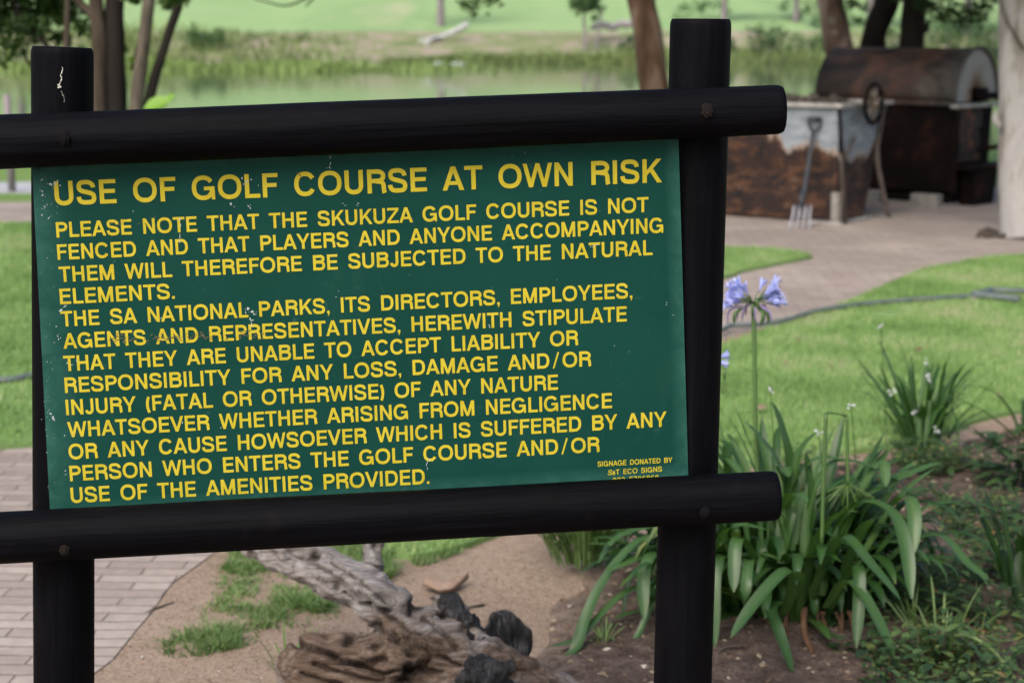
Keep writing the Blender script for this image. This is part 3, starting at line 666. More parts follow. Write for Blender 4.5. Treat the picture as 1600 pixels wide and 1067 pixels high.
def text_line(mb, txt, p0, p1, cap_px, bold=1.0):
    A, B = onpl(*p0), onpl(*p1); cap = (onpl(p0[0], p0[1] - cap_px) - A).length
    d = (B - A); W = d.length; d = d.normalized(); ex = d; ey = BUP
    gl = [glyph(c) for c in txt]
    nat = sum(g_[0]+g_[1]+g_[2] for g_ in gl) - gl[0][1] - gl[-1][2]
    tr = (W / cap - nat) / (len(txt) - 1)
    k = 1.0
    if abs(tr) > .02:                        # keep the tracking small and widen the letters instead
        tr0 = math.copysign(.02, tr); k = (W / cap - tr0 * (len(txt) - 1)) / nat; tr = tr0
    x = -gl[0][1] * k
    for g_ in gl:
        wI, lb, rb, shapes = g_; x += lb * k
        z = .0005
        for kind, pts in shapes:
            z += .00004
            P3 = lambda q: A + ex * ((x + q[0] * k) * cap) + ey * (q[1] * cap) + NRM * z
            if kind == 'P':
                mb.add([P3(q) for q in pts], [tuple(range(len(pts)))])
            else:
                closed = math.dist(pts[0], pts[-1]) < 1e-4
                L, Rr = stroke_poly(pts, S, closed); n = len(pts)
                mb.add([P3(q) for q in L] + [P3(q) for q in Rr], [(n+i, n+i+1, i+1, i) for i in range(n-1)])
        x += (wI + rb) * k + tr
    if TXT is not None: TXT.append('%s tr %.3f k %.3f cap %.4f' % (txt[:14], tr, k, cap))
mb = MB(); text_line(mb, 'USE OF GOLF COURSE AT OWN RISK', (86.5, 321.2), (1034, 285), 37.6); mb.build('heading_lettering', YELLOW, panel, False)
body = [('PLEASE NOTE THAT THE SKUKUZA GOLF COURSE IS NOT', (88.7,371.4), (1013.2,331.5)),
 ('FENCED AND THAT PLAYERS AND ANYONE ACCOMPANYING', (90.4,406.2), (1036.3,363.6)),
 ('THEM WILL THEREFORE BE SUBJECTED TO THE NATURAL', (93,440.8), (1019.5,398.5)),
 ('ELEMENTS.', (94.3,475.4), (273.3,466.6)),
 ('THE SA NATIONAL PARKS, ITS DIRECTORS, EMPLOYEES,', (96,510.4), (988,465.6)),
 ('AGENTS AND REPRESENTATIVES, HEREWITH STIPULATE', (99.5,544.8), (979.3,502)),
 ('THAT THEY ARE UNABLE TO ACCEPT LIABILITY OR', (100.3,580), (903.5,539)),
 ('RESPONSIBILITY FOR ANY LOSS, DAMAGE AND~/~OR', (102,613.8), (923.8,571.8)),
 ('INJURY (FATAL OR OTHERWISE) OF ANY NATURE', (103.8,648.4), (872,608.5)),
 ('WHATSOEVER WHETHER ARISING FROM NEGLIGENCE', (106.5,683.1), (956.3,637.2)),
 ('OR ANY CAUSE HOWSOEVER WHICH IS SUFFERED BY ANY', (108,717.7), (1041.7,666)),
 ('PERSON WHO ENTERS THE GOLF COURSE AND~/~OR', (109.7,751.5), (937,705.5)),
 ('USE OF THE AMENITIES PROVIDED.', (111.5,785.5), (671,755.5))]
for t, a0, a1 in body:
    mb = MB(); text_line(mb, t, a0, a1, 24.0); mb.build('lettering_line', YELLOW, panel, False)
mb = MB()
text_line(mb, 'SIGNAGE DONATED BY', (933.8,728.8), (1050.4,722), 8.0)
text_line(mb, 's&T ECO SIGNS', (949.8,742), (1034.4,736.2), 8.0)
text_line(mb, '082 5706868', (957,754.5), (1029.4,750), 8.6)
mb.build('credit_lettering', YELLOW, panel, False)
# chips, scratches and grime on the paint
def fleck(mb, px, py, rx, ry, ang=0, n=9, z=.0009):
    c = (px, py); pts = []
    for k in range(n):
        a_ = 2*math.pi*k/n; q = random.uniform(.35, 1.1); x, y = math.cos(a_)*rx*q, math.sin(a_)*ry*q
        ca, sa = math.cos(R(ang)), math.sin(R(ang)); pts.append(onpl(px + x*ca - y*sa, py + x*sa + y*ca) + NRM * z)
    mb.add(pts, [tuple(range(n-1, -1, -1))])
mb = MB()
for (x, y, rx, ry, an) in [(79,288,4,2.2,30),(86,287,4.5,2.6,40),(90,283,2,3,0),(66,281,3,1.2,20),(66,299,2.5,1.4,0),(66.5,305,2.5,2,0),(70,323,3,1.4,30),(74,320,2,1,0),(66,336,2,2,0),(76,341,3,.9,-60),(94,290,2,1.5,0),
   (281,343,1.8,5,0),(282,352,1,4,0),(281,369,1.2,6,4),(281,377,1,4,-5),(378,279,2,3,20),(385,283,4,1.6,40),(381,288,2.5,1.2,0),(393,281,3,1,-20),(404,290,1.4,1.2,0),(516,256,1.2,6,10),(515,262,3,1.2,50),(516,246,.8,4,-10),
   (361,319,3.4,3,0),(366,323,2,1,0),(388,322,3,.8,50),(391,326,1,2,0),(208,330,2,1.2,0),(95,485,4,2.6,-35),(101,479,5,1,-30),(104,477,2,.8,0),(88,510,2,1,0),(90,525,2.4,1,50),(92,530,1,2,0),(85,535,1.5,.9,0),(104,502,1.4,1,0),
   (388,482,4,3.2,30),(394,487,3.6,3,0),(398,491,4,1.4,10),(384,488,3,1.2,0),(391,498,1.4,3,0),(393,508,1.2,4,0),(395,500,4,1,0),(252,497,1.2,2.4,0),(282,487,1,2,0),(105,567,2,1.4,0),(112,570,2,1,0),(120,563,1.5,2.4,0),
   (79,646,3.4,2,60),(83,652,3,3.4,0),(84,655,4,1.6,0),(101,680,1.6,1.4,0),(102,735,2,1.2,0),(103,741,1.6,1,0),(108,559,1,1,0),(765,511,1.6,2.4,0),(764,508,2.8,1,0),(667,724,1,6,12),(671,718,2.5,1.2,-40),(668,732,.8,3,0),
   (529,455,1,1.2,0),(525,464,1.6,.8,0),(820,239,.8,1.2,0),(800,245,.8,1,0),(1041,476,3,.7,-10),(1052,492,2,.5,0),(930,383,6,.8,-20),(923,385,1,2,0),(285,660,1.4,2.2,0),(345,668,1,1.4,0),(780,714,2.5,1,0),(560,318,3,.6,30),(536,318,2.5,.6,0),(700,585,.8,1,0),(960,540,.9,1.2,0),(640,430,.9,.7,0),(870,437,.7,1,0)]:
    fleck(mb, x, y, rx*.85, ry*.85, an)
    if rx > 2:
        for q in range(2): fleck(mb, x + random.uniform(-5, 5), y + random.uniform(-4, 4), .9, .7)
for q in range(45): fleck(mb, 62 + random.random() * 22 + (q % 9) * 1.5, random.uniform(290, 770), random.uniform(.4, 1.1), random.uniform(.4, .9), random.uniform(0, 90), 6)
mb.build('paint_chip', CHIP, panel, False)
mb = MB()
for q in range(105):
    x = random.choice([random.gauss(190, 12), random.gauss(275, 22), random.gauss(318, 14), random.gauss(385, 16), random.gauss(245, 12)])
    fleck(mb, x, 530.5 - (x - 170) * .034 + random.gauss(0, 3.2), random.uniform(1.2, 4.5), random.uniform(.5, 1.3), random.uniform(-10, 10), 8, .0010)
for q in range(16): fleck(mb, random.uniform(170, 235), 348 + random.gauss(0, 3), random.uniform(1, 3), random.uniform(.4, .9), -5, 8, .0010)
for q in range(6): fleck(mb, 468 + random.gauss(0, 1.5), random.uniform(270, 285), .8, 3, 5, 7, .0010)
mb.build('grime_smear', SMEAR, panel, False)
# white dropping on the left post
mb = MB()
pc = lambda x, y: onpl(x, y, -DP + .0505)
def pfleck(x, y, rx, ry):
    pts = []
    for k in range(8):
        a_ = 2*math.pi*k/8; q = random.uniform(.5, 1.1); pts.append(pc(x + math.cos(a_)*rx*q, y + math.sin(a_)*ry*q))
    mb.add(pts, [tuple(range(7, -1, -1))])
for i in range(14): pfleck(97.5 - i * .30 + 1.2 * math.sin(i * .9) + random.uniform(-.6, .6), 106 + i * 2.1, random.uniform(.5, 1.2), 1.5)
for i in range(6): pfleck(93.5 + random.uniform(-2.5, 2), 136 + random.uniform(-3, 3), 1.8, 1.6)
for i in range(7): pfleck(96 + i * .8 + random.uniform(-1, 1), 143 + i * 2.6 + random.uniform(-1, 1), .6, .8)
mb.build('white_mark', MARK, post_l, False)

# ------------------------------------------------------------------ driftwood stump
def remesh(mb, voxel, mat, parent, name, disp, smooth=2):
    tmp = mesh_obj('tmp_' + name, mb.v, mb.f, mat)
    md = tmp.modifiers.new('r', 'REMESH'); md.mode = 'VOXEL'; md.voxel_size = voxel
    sm = tmp.modifiers.new('s', 'SMOOTH'); sm.iterations = smooth; sm.factor = .5
    dg = bpy.context.evaluated_depsgraph_get(); me = bpy.data.meshes.new_from_object(tmp.evaluated_get(dg))
    bpy.data.objects.remove(tmp)
    n = len(me.vertices); co = np.zeros(n*3, np.float32); me.vertices.foreach_get('co', co); co = co.reshape(-1, 3)
    no = np.zeros(n*3, np.float32); me.vertices.foreach_get('normal', no); no = no.reshape(-1, 3)
    dd = np.array([disp(Vector(p)) for p in co]); co = co + no * dd[:, None]
    me.vertices.foreach_set('co', co.astype(np.float32).ravel()); me.update()
    me.polygons.foreach_set('use_smooth', [True]*len(me.polygons)); me.materials.clear(); me.materials.append(mat); me.name = name
    o = bpy.data.objects.new(name, me); scene.collection.objects.link(o); o.parent = parent
    o.matrix_parent_inverse = Matrix.Translation(parent.location).inverted(); return o
def rp(px, d): return px / F * d
st = empty('driftwood_stump', tuple(gnd(650, 1085)), 'weathered grey driftwood stump with charred end lying under the sign', 'stump')
def chain(mb, L, seg=22, n=6):
    P = spline([at(x, y, d) for x, y, r, d in L], n); rr = lerpl([rp(r, d) for x, y, r, d in L], len(P)); mb.tube(P, rr, seg, wob=.22, ws=7)
mb = MB()
chain(mb, [(452,1025,26,4.02),(480,1040,55,4.0),(560,1052,64,3.97),(650,1045,82,3.95),(740,1060,78,3.92),(830,1085,48,3.9),(905,1105,30,3.9)])
chain(mb, [(690,1050,70,3.97),(645,990,52,4.0),(592,937,37,4.06),(540,905,38,4.12),(480,878,37,4.18),(430,850,36,4.24),(375,818,30,4.3)])
chain(mb, [(565,915,17,4.12),(573,896,17,4.16),(581,872,14.5,4.19),(585,848,14,4.2),(587,838,11,4.2)], 16)
chain(mb, [(680,1040,80,4.0),(688,985,50,4.03),(690,958,34,4.05),(684,940,18,4.06)])
chain(mb, [(640,1010,60,4.0),(620,965,44,4.05),(600,935,36,4.08)])
chain(mb, [(720,1000,30,4.02),(706,968,30,4.03),(690,945,16,4.05),(672,930,6,4.06)])
def proj(p):
    v = p - CAM; d = v.dot(FWD); return CX + F * v.dot(RT) / d, CY - F * v.dot(UP) / d
CRK = [([(462,1004),(490,1010),(515,1018),(535,1032),(565,1036),(598,1026)], 4.5, .034), ([(572,982),(610,988),(650,1000),(700,1030)], 3, .022), ([(590,1052),(640,1046),(690,1050)], 3, .02), ([(490,1036),(540,1052),(600,1066)], 3, .02),
  ([(560,925),(590,950),(640,985),(690,1005)], 2.6, .016), ([(450,862),(490,880),(530,905),(560,935)], 2.4, .012), ([(520,880),(560,905),(600,940)], 2.2, .012), ([(610,1000),(660,1012),(720,1040)], 2.6, .018), ([(660,965),(690,985),(715,1010)], 3, .02), ([(470,1050),(500,1062),(560,1075)], 3, .02)]
HOLE = [(600,952,9,5,.05), (645,946,14,9,.07), (641,1046,13,11,.06), (545,1000,9,7,.04), (690,963,7,5,.04), (492,868,7,5,.04), (525,915,6,8,.02), (585,1008,8,5,.03), (560,985,8,6,.03), (630,1065,16,8,.04)]
def greyness(p):
    x, y = proj(p); return max(0, min(1, (640 - x) / 90)) * max(0, min(1, (1000 - y) / 60))
def segd(x, y, a_, b_):
    dx, dy = b_[0]-a_[0], b_[1]-a_[1]; t = max(0, min(1, ((x-a_[0])*dx + (y-a_[1])*dy) / (dx*dx + dy*dy))); return math.hypot(x-a_[0]-t*dx, y-a_[1]-t*dy)
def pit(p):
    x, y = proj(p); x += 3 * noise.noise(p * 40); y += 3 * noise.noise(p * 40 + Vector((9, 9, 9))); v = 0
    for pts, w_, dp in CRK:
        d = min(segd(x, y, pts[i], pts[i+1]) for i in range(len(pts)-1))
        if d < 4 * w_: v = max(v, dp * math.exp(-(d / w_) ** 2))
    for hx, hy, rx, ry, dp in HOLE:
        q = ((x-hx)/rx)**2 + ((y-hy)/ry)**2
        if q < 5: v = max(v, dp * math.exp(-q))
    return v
def d1(p):
    q = Vector((p.x * 6, p.y * 26, p.z * 34)); g1 = noise.noise(q + Vector((0, 0, 2 * noise.noise(p * 9))))
    k = noise.noise(p * 12)
    g2 = noise.noise(Vector((p.x * 11, p.y * 60, p.z * 75)) + Vector((0, 0, 3 * noise.noise(p * 7))))
    hole = max(0, noise.noise(p * 15 + Vector((4, 1, 7))) - .42)
    return .009 * g1 + .016 * k + .007 * noise.noise(p * 30) + .006 * g2 - .030 * max(0, min(1, (-.30 - g1) * 8)) - .18 * hole - pit(p)
trk = remesh(mb, .0045, DRIFT, st, 'trunk', d1)
ag_ = trk.data.attributes.new('grey', 'FLOAT', 'POINT'); ag_.data.foreach_set('value', np.array([greyness(v_.co) for v_ in trk.data.vertices], dtype=np.float32))
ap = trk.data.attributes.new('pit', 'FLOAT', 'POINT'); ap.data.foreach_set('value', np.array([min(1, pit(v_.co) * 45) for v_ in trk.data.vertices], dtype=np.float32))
mb = MB()
chain(mb, [(680,936,9,4.0),(700,944,17,3.97),(716,962,17,3.94),(738,990,22,3.91),(757,1014,20,3.90),(770,1034,14,3.92)], 16)
mb2 = MB()
chain(mb2, [(762,1100,42,3.80),(754,1062,42,3.79),(750,1042,32,3.79),(742,1026,12,3.80)], 18); chain(mb2, [(752,1052,26,3.79),(780,1046,22,3.78),(794,1056,17,3.78)], 14)
def dch(p):
    c_ = noise.cell(Vector((p.x * 28, p.y * 28, p.z * 16)) + noise.noise_vector(p * 20) * .8)
    return .011 * noise.noise(p * 20) + .008 * noise.noise(Vector((p.x * 70, p.y * 70, p.z * 18))) + .009 * (c_ - .5) + .005 * noise.noise(p * 75)
remesh(mb, .0045, CHAR, st, 'charred_arm', dch, 1); remesh(mb2, .0045, CHAR, st, 'charred_knob', dch, 1)
mb = MB()
c0, c1 = [(728,1004),(752,990),(772,956),(800,956),(832,982),(828,1016),(812,1050),(765,1048)], None
q = [at(x, y, 3.99 + (x - 728) * .0008) for x, y in c0]; q2 = [at(x, y, 4.12) for x, y in c0]; n = len(q)
mb.add(q + q2, [tuple(range(n-1, -1, -1)), tuple(range(n, 2*n))] + [(i, (i+1) % n, n+(i+1) % n, n+i) for i in range(n)])
remesh(mb, .006, SLAB, st, 'charred_slab', lambda p: .010 * noise.noise(Vector((p.x * 45, p.y * 45, p.z * 9))) + .008 * noise.noise(p * 20), 2)

# curl of dry bark, twig and litter
e = empty('bark_curl', tuple(gnd(700, 930)), 'curled orange brown bark piece on the soil behind the stump', 'bark piece')
mb = MB(); P = spline([gnd(662, 926) + Vector((0,0,.02)), gnd(690, 930) + Vector((0,0,.010)), gnd(715, 925) + Vector((0,0,.012)), gnd(731, 915) + Vector((0,0,.022))], 6)
vv = []; ff = []
for i, p in enumerate(P):
    t = i / (len(P)-1); wd = .032 * math.sin(math.pi * (.12 + .8*t))
    for k in range(5):
        s = (k-2)/2; vv.append(p + Vector((s*wd*.25, s*wd*1.3, .02*s*s + .004*noise.noise(p*50))))
for i in range(len(P)-1):
    for k in range(4): ff.append((i*5+k, i*5+k+1, (i+1)*5+k+1, (i+1)*5+k))
mb.add(vv, ff); o = mb.build('curl', DRYLEAF, e); sol = o.modifiers.new('s', 'SOLIDIFY'); sol.thickness = .004
mb = MB(); mb.tube(spline([gnd(722, 956) + Vector((0,0,.006)), gnd(740, 953) + Vector((0,0,.012)), gnd(757, 949) + Vector((0,0,.008))], 4), [.004]*8 + [.003], 6, wob=.5, ws=30)
tag(mb.build('twig', TWIG), 'short dark twig on the sandy soil right of the bark curl', 'twig')
mb = MB(); mb.tube(spline([gnd(225, 962) + Vector((0,0,.005)), gnd(250, 952) + Vector((0,0,.008)), gnd(272, 944) + Vector((0,0,.005))], 4), .0035, 6, wob=.5, ws=30)
tag(mb.build('twig', TWIG), 'thin dry twig on the soil beside the brick path edge', 'twig')
mb = MB(); mb.tube(spline([gnd(1118, 1052) + Vector((0,0,.055)), gnd(1135, 1045) + Vector((0,0,.06)), gnd(1158, 1042) + Vector((0,0,.057))], 4), .004, 6, wob=.5, ws=30)
tag(mb.build('twig', PALEROD), 'pale grey twig on dark soil at the foot of the right post', 'twig')
def litter(name, poly, n, size, zf, label):
    P = np.array(poly); lo, hi = P.min(0), P.max(0); Q = rng.uniform(lo, hi, (n, 2)); Q = Q[inpoly(Q, poly)]; m = len(Q)
    s = rng.uniform(size[0], size[1], m) * rng.uniform(.5, 1.3, m); a_ = rng.uniform(0, 6.28, m); asp = rng.uniform(.3, .8, m)
    z = np.array([zf(x, y) for x, y in Q])
    ux = np.stack([np.cos(a_), np.sin(a_), rng.normal(0, .15, m)], 1) * s[:, None]; uy = np.stack([-np.sin(a_), np.cos(a_), rng.normal(0, .15, m)], 1) * (s*asp)[:, None]
    c = np.stack([Q[:, 0], Q[:, 1], z], 1); up = np.stack([np.zeros(m), np.zeros(m), s*.45], 1)
    V = np.stack([c-ux, c-uy, c+ux, c+uy, c+up], 1).reshape(-1, 3)
    tag(np_mesh(name, V, [(0,1,4),(1,2,4),(2,3,4),(3,0,4)], LITTER, np.clip(rng.beta(2, 2.4, m), 0, 1)), label, 'litter', kind='stuff')
def bedz(x, y):
    d = float(dpoly(np.array([[x, y]]), bed)[0]); d2 = d + .07 * noise.noise(Vector((x*4, y*4, 3))); ee = max(0, min(1, d2/.35))
    return -.012 + .065*ee*ee*(3-2*ee) + .018*ee*noise.noise(Vector((x*7, y*7, 0))) + .012*ee*noise.noise(Vector((x*19, y*19, 5)))
litter('leaf_litter', bed, 10000, (.004, .015), lambda x, y: bedz(x, y) + .002, 'crumbs, chips and dead leaf bits on the dark bed soil')
litter('fallen_leaves', frl, 130, (.012, .03), lambda x, y: .05, 'scattered dry leaf bits lying on the lawn at right')
litter('fallen_leaves', isl, 160, (.012, .03), lambda x, y: .05, 'scattered dry leaf bits lying on the lawn island')
litter('soil_crumbs', [tuple(gnd(*p).xy) for p in [(150,1060),(330,872),(640,890),(860,850),(900,872),(800,965),(740,1100),(150,1150)]], 2200, (.002, .006), lambda x, y: .006, 'small crumbs and grit on the bare sandy soil')

# ------------------------------------------------------------------ strap leaf plants
def strap(mb, P, wd, tint, fold=.25, tip=1.0, side=None):
    """a strap leaf along a list of points: three vertices across, V fold, pointed tip"""
    n = len(P); v = []; tt = []; brown = random.choice([2, 2, 2, 2, 2, .93]) if n == 15 else 2
    for i, p in enumerate(P):
        d = (P[min(i+1, n-1)] - P[max(i-1, 0)]).normalized(); sd = side if side is not None else d.cross(Vector((0, 0, 1)))
        sd = sd - d * sd.dot(d)
        if sd.length < .05: sd = d.cross(Vector((1, 0, 0)))
        sd.normalize(); nr = sd.cross(d)
        t = i / (n-1); w_ = wd * min(1, .55 + t * 2.2) * (1 if t < .78 else max(.10, 1 - ((t-.78)/.22) ** 2.6 * tip)) / 2
        for s, k in ((-1, fold), (-.5, fold*.35), (0, 0), (.5, fold*.35), (1, fold)): v.append(p + sd * (s*w_) + nr * (k*w_)); tt.append(min(1, tint + (.12 if s == 0 else -.05 if abs(s) == 1 else 0)) if t < brown else .97)
    f = [(i*5+k, i*5+k+1, (i+1)*5+k+1, (i+1)*5+k) for i in range(n-1) for k in range(4)]
    mb.add(v, f, tt)
def rand_leaf(mb, base, az, L, wd, e0, droop, tint, pw=1.5, twist=0, n=14, kink=None):
    p = Vector(base); P = [p.copy()]; h0 = Vector((math.cos(az), math.sin(az), 0))
    for i in range(n):
        t = (i+.5)/n; el = e0 - droop * t ** pw
        if kink and t > kink: el -= R(75)
        az2 = az + twist * t; h0 = Vector((math.cos(az2), math.sin(az2), 0))
        p = p + (h0 * math.cos(el) + Vector((0,0,1)) * math.sin(el)) * (L/n)
        if p.z < .03: p.z = .03 + .002 * i
        P.append(p.copy())
    strap(mb, P, wd, tint)
def hero(mb, pts, wpx, tint, n=5, face=None, tip=1.0):
    P = spline([at(x, y, d) for x, y, d in pts], n)
    strap(mb, P, .9 * rp(wpx, pts[0][2]), tint, side=None if face is None else face, tip=tip)

# main clump
b0 = gnd(1235, 992); b0.z = .04
ag = empty('agapanthus_plant', tuple(b0), 'large agapanthus clump right of the post with one pale blue flower head', 'plant')
mb = MB()
for i in range(250):
    az = random.uniform(0, 2*math.pi)
    if math.sin(az) < -.55 and random.random() < .75: az = -az
    rr = random.uniform(0, .17)
    base = (b0.x + math.cos(az)*rr*1.4, b0.y + .10 + math.sin(az)*rr, .045)
    L = random.uniform(.38, .54); e0 = R(random.uniform(58, 88))
    rand_leaf(mb, base, az + random.gauss(0, .35), L, random.uniform(.018, .031), e0, R(random.choice([random.uniform(25, 80), random.uniform(110, 200), random.uniform(110, 200)])), min(.88, max(0, random.gauss(.52, .22))), random.uniform(1.6, 3.2), random.gauss(0, .3), kink=random.choice([None]*6 + [.6]))
for i in range(110):   # short inner leaves that fill the middle
    az = random.uniform(0, 2*math.pi); rr = random.uniform(.02, .2)
    rand_leaf(mb, (b0.x + math.cos(az)*rr*1.4, b0.y + .12 + math.sin(az)*rr*.8, .045), az + random.gauss(0, .6), random.uniform(.28, .46), random.uniform(.02, .032), R(random.uniform(60, 88)), R(random.uniform(60, 190)), random.uniform(.15, .6), random.uniform(1.4, 3), random.gauss(0, .4))
for i in range(26):    # low outer leaves, yellowing
    az = random.uniform(0, 2*math.pi)
    rand_leaf(mb, (b0.x + math.cos(az)*.12, b0.y + .08 + math.sin(az)*.1, .05), az, random.uniform(.25, .45), random.uniform(.02, .032), R(random.uniform(5, 45)), R(random.uniform(20, 90)), random.uniform(.3, .97))
D = 4.4
for pts, w_, t_ in [
  ([(1225,860,D),(1232,790,D),(1210,715,D),(1163,658,D)], 24, .55), ([(1240,850,D),(1238,760,D),(1226,690,D),(1206,628,D)], 27, .5),
  ([(1238,860,D),(1236,790,D),(1248,712,D),(1275,676,D)], 18, .55), ([(1225,960,4.35),(1245,905,4.2),(1228,893,4.15),(1190,930,4.1),(1142,996,4.06)], 27, .6),
  ([(1222,940,4.3),(1205,952,4.2),(1216,985,4.13),(1238,1050,4.1)], 21, .5), ([(1270,930,4.35),(1300,860,4.25),(1322,840,4.2),(1362,885,4.15),(1406,935,4.12)], 26, .6),
  ([(1300,950,4.3),(1332,888,4.2),(1343,905,4.15),(1338,1012,4.1)], 21, .45), ([(1290,950,4.3),(1318,912,4.2),(1335,912,4.15),(1365,958,4.1),(1398,1026,4.06)], 24, .62),
  ([(1285,930,D),(1310,830,D),(1345,786,4.35),(1392,800,4.3),(1415,855,4.25),(1424,935,4.2)], 25, .6), ([(1290,900,D),(1340,790,D),(1400,752,D),(1470,722,D)], 26, .62),
  ([(1330,900,4.4),(1390,800,4.4),(1415,778,4.35),(1428,800,4.3),(1428,865,4.25)], 24, .7), ([(1340,920,4.4),(1420,850,4.4),(1470,838,4.4),(1510,880,4.35),(1545,906,4.3)], 22, .65),
  ([(1180,930,4.4),(1130,850,4.35),(1150,822,4.3),(1200,828,4.3)], 19, .65), ([(1190,930,D),(1135,870,4.3),(1118,900,4.25),(1117,1010,4.2)], 20, .6),
  ([(1200,920,4.4),(1165,850,4.3),(1150,850,4.25),(1146,925,4.2)], 22, .62), ([(1220,880,D),(1225,800,D),(1240,772,4.3),(1262,785,4.25)], 22, .66),
  ([(1255,900,D),(1262,800,D),(1290,735,D),(1325,720,D),(1395,745,D),(1420,770,D)], 20, .66), ([(1225,840,D),(1215,770,D),(1222,730,D),(1232,745,4.3)], 22, .72),
  ([(1250,900,D),(1268,800,D),(1263,740,D),(1258,708,D)], 17, .45), ([(1230,860,D),(1222,790,D),(1270,720,D),(1330,722,D)], 18, .68),
  ([(1300,860,D),(1350,760,D),(1378,722,D),(1384,760,4.35)], 20, .7), ([(1350,900,D),(1400,830,D),(1450,815,D),(1475,828,D)], 18, .6),
  ([(1355,930,D),(1420,880,D),(1475,880,D),(1500,905,D)], 20, .68), ([(1150,850,D),(1140,760,D),(1133,700,D),(1127,690,D)], 22, .45), ([(1170,860,D),(1150,750,D),(1135,715,D),(1160,745,4.3)], 18, .68),
  ([(1190,850,D),(1185,760,D),(1165,700,D),(1137,650,D)], 7, .55), ([(1200,850,D),(1196,750,D),(1170,690,D),(1150,640,D)], 6, .5)]:
    hero(mb, pts, w_, t_)
mb.build('foliage', AGA, ag)
mb = MB()
for i in range(14):
    x = random.uniform(1210, 1330); mb.tube(spline([at(x, 955, 4.42), at(x + random.uniform(-10, 14), 985, 4.38), at(x + random.uniform(-16, 24), 1015, 4.36)], 4), rp(random.uniform(1, 3.2), 4.4), 6, t=.5, wob=.3, ws=40)
mb.tube(spline([at(1258, 950, 4.3), at(1256, 985, 4.27), at(1270, 1020, 4.25)], 4), rp(4.5, 4.3), 8, wob=.2, ws=30)
mb.build('roots', ROOT, ag)
def floret(mb, c, d, L, tint, open_=1.0):
    d = d.normalized(); u = d.orthogonal().normalized(); vv = d.cross(u)
    for k in range(6):
        a_ = k*math.pi/3 + random.uniform(-.15, .15); o = u*math.cos(a_) + vv*math.sin(a_); s = d.cross(o)
        p0 = c; p1 = c + d*L*.5 + o*L*.10; p2 = c + d*L*.85 + o*L*.27*open_; p3 = c + d*L*1.0 + o*L*.45*open_
        w1, w2 = L*.085, L*.12
        mb.add([p0 - s*w1*.4, p0 + s*w1*.4, p1 - s*w1, p1 + s*w1, p2 - s*w2, p2 + s*w2, p3], [(0,1,3,2),(2,3,5,4),(4,5,6)], min(1, max(0, tint + random.uniform(-.15, .15))))
def umbel(par, c, d):
    f = MB(); g_ = MB(); wl = MB()
    r = rp(46, d)
    for i in range(28):
        up = random.uniform(-.1, .95); az = random.uniform(0, 2*math.pi)
        if random.random() < .45: az = random.choice([0, math.pi]) + random.gauss(0, .4)
        dr = Vector((math.cos(az) * math.sqrt(max(0, 1-up*up)), math.sin(az) * math.sqrt(max(0, 1-up*up)), up))
        if up > .75: continue
        e1 = c + dr * r * .55; g_.tube([c, c + dr*r*.3 + Vector((0,0,.004)), e1], .0012, 5, t=.4)
        floret(f, e1, dr + Vector((0,0,.1)), rp(21, d), .55 + .3*up, 1.0)
    for x, y in ((1145,452),(1155,446),(1165,455),(1150,468),(1205,452),(1209,445),(1212,468),(1198,460),(1216,475),(1140,480)):
        p = at(x, y, d + random.uniform(-.05, .05)); dr = (p - c).normalized(); floret(f, p - dr * .014, dr + Vector((0,0,.25)), rp(22, d), .75, 1.0); g_.tube([c, (c+p)/2 + Vector((0,0,.006)), p - dr*.014], .0012, 5, t=.4)
    for i in range(10):
        az = random.uniform(0, 2*math.pi); dr = Vector((math.cos(az), math.sin(az), -.25)); e1 = c + dr*r*random.uniform(.35, .9)
        wl.tube(spline([c, c + dr*r*.3, e1, e1 + Vector((dr.x*.006, dr.y*.006, -rp(random.uniform(10, 26), d)))], 3), [.001]*5 + [.0028]*3 + [.0022, .0008], 5, t=random.random())
    for x, y, s in ((1181,468,6),(1192,490,5),(1150,488,5),(1198,488,5),(1176,478,5)):
        p = at(x, y, d - .03); g_.tube(spline([c, p, p + Vector((random.uniform(-.01, .01), 0, -rp(18, d)))], 3), [.0012, .0015, .003, .0055, .005, .004, .001], 6, t=.15)
    g_.build('seed_pods', STALK, par); f.build('flower_head', PETAL, par); wl.build('wilted_petals', WILT, par)
mb = MB(); mb.tube(spline([at(1190, 860, 4.45), at(1181, 680, 4.45), at(1179, 560, 4.45), at(1177, 474, 4.45)], 6), rp(3.6, 4.45), 8, t=.4)
mb.build('flower_stalk', STALK, ag)
umbel(ag, at(1177, 474, 4.45), 4.45)
DB = 4.2
mb = MB(); K = spline([at(1284, 850, DB), at(1287, 740, DB), at(1290.5, 644, DB)], 5) ; mb.tube(K, rp(3.2, DB), 8, t=.35)
mb.tube([at(1290.5, 644, DB), at(1300, 645, DB), at(1313, 647, DB), at(1323, 650, DB)], [rp(3.2,DB), rp(1.6,DB), rp(1.6,DB), rp(3,DB)], 8, t=.35)
mb.tube(spline([at(1323, 650, DB), at(1324, 700, DB), at(1325, 757, DB)], 5), rp(2.8, DB), 8, t=.35)
for i in range(26):
    a_ = random.uniform(-2.7, -.4) ; c = at(1325, 757, DB); r = rp(random.uniform(26, 44), DB); yy = random.uniform(-1, 1)
    dv = Vector((math.cos(a_), yy*.7, math.sin(a_)*.7 - .1)); mb.tube([c, c + dv*r*.5 + Vector((0,0,.005)), c + dv*r], [.0012, .0012, .0022], 5, t=.9)
mb.build('bent_stalk', STALK, ag)
mb = MB(); c = at(1108, 560, 4.5); mb.tube(spline([at(1150, 800, 4.45), at(1128, 680, 4.47), at(1105, 600, 4.5), c], 5), rp(2.6, 4.5), 7, t=.5)
mb.build('flower_stalk', STALK, ag)
mb = MB()
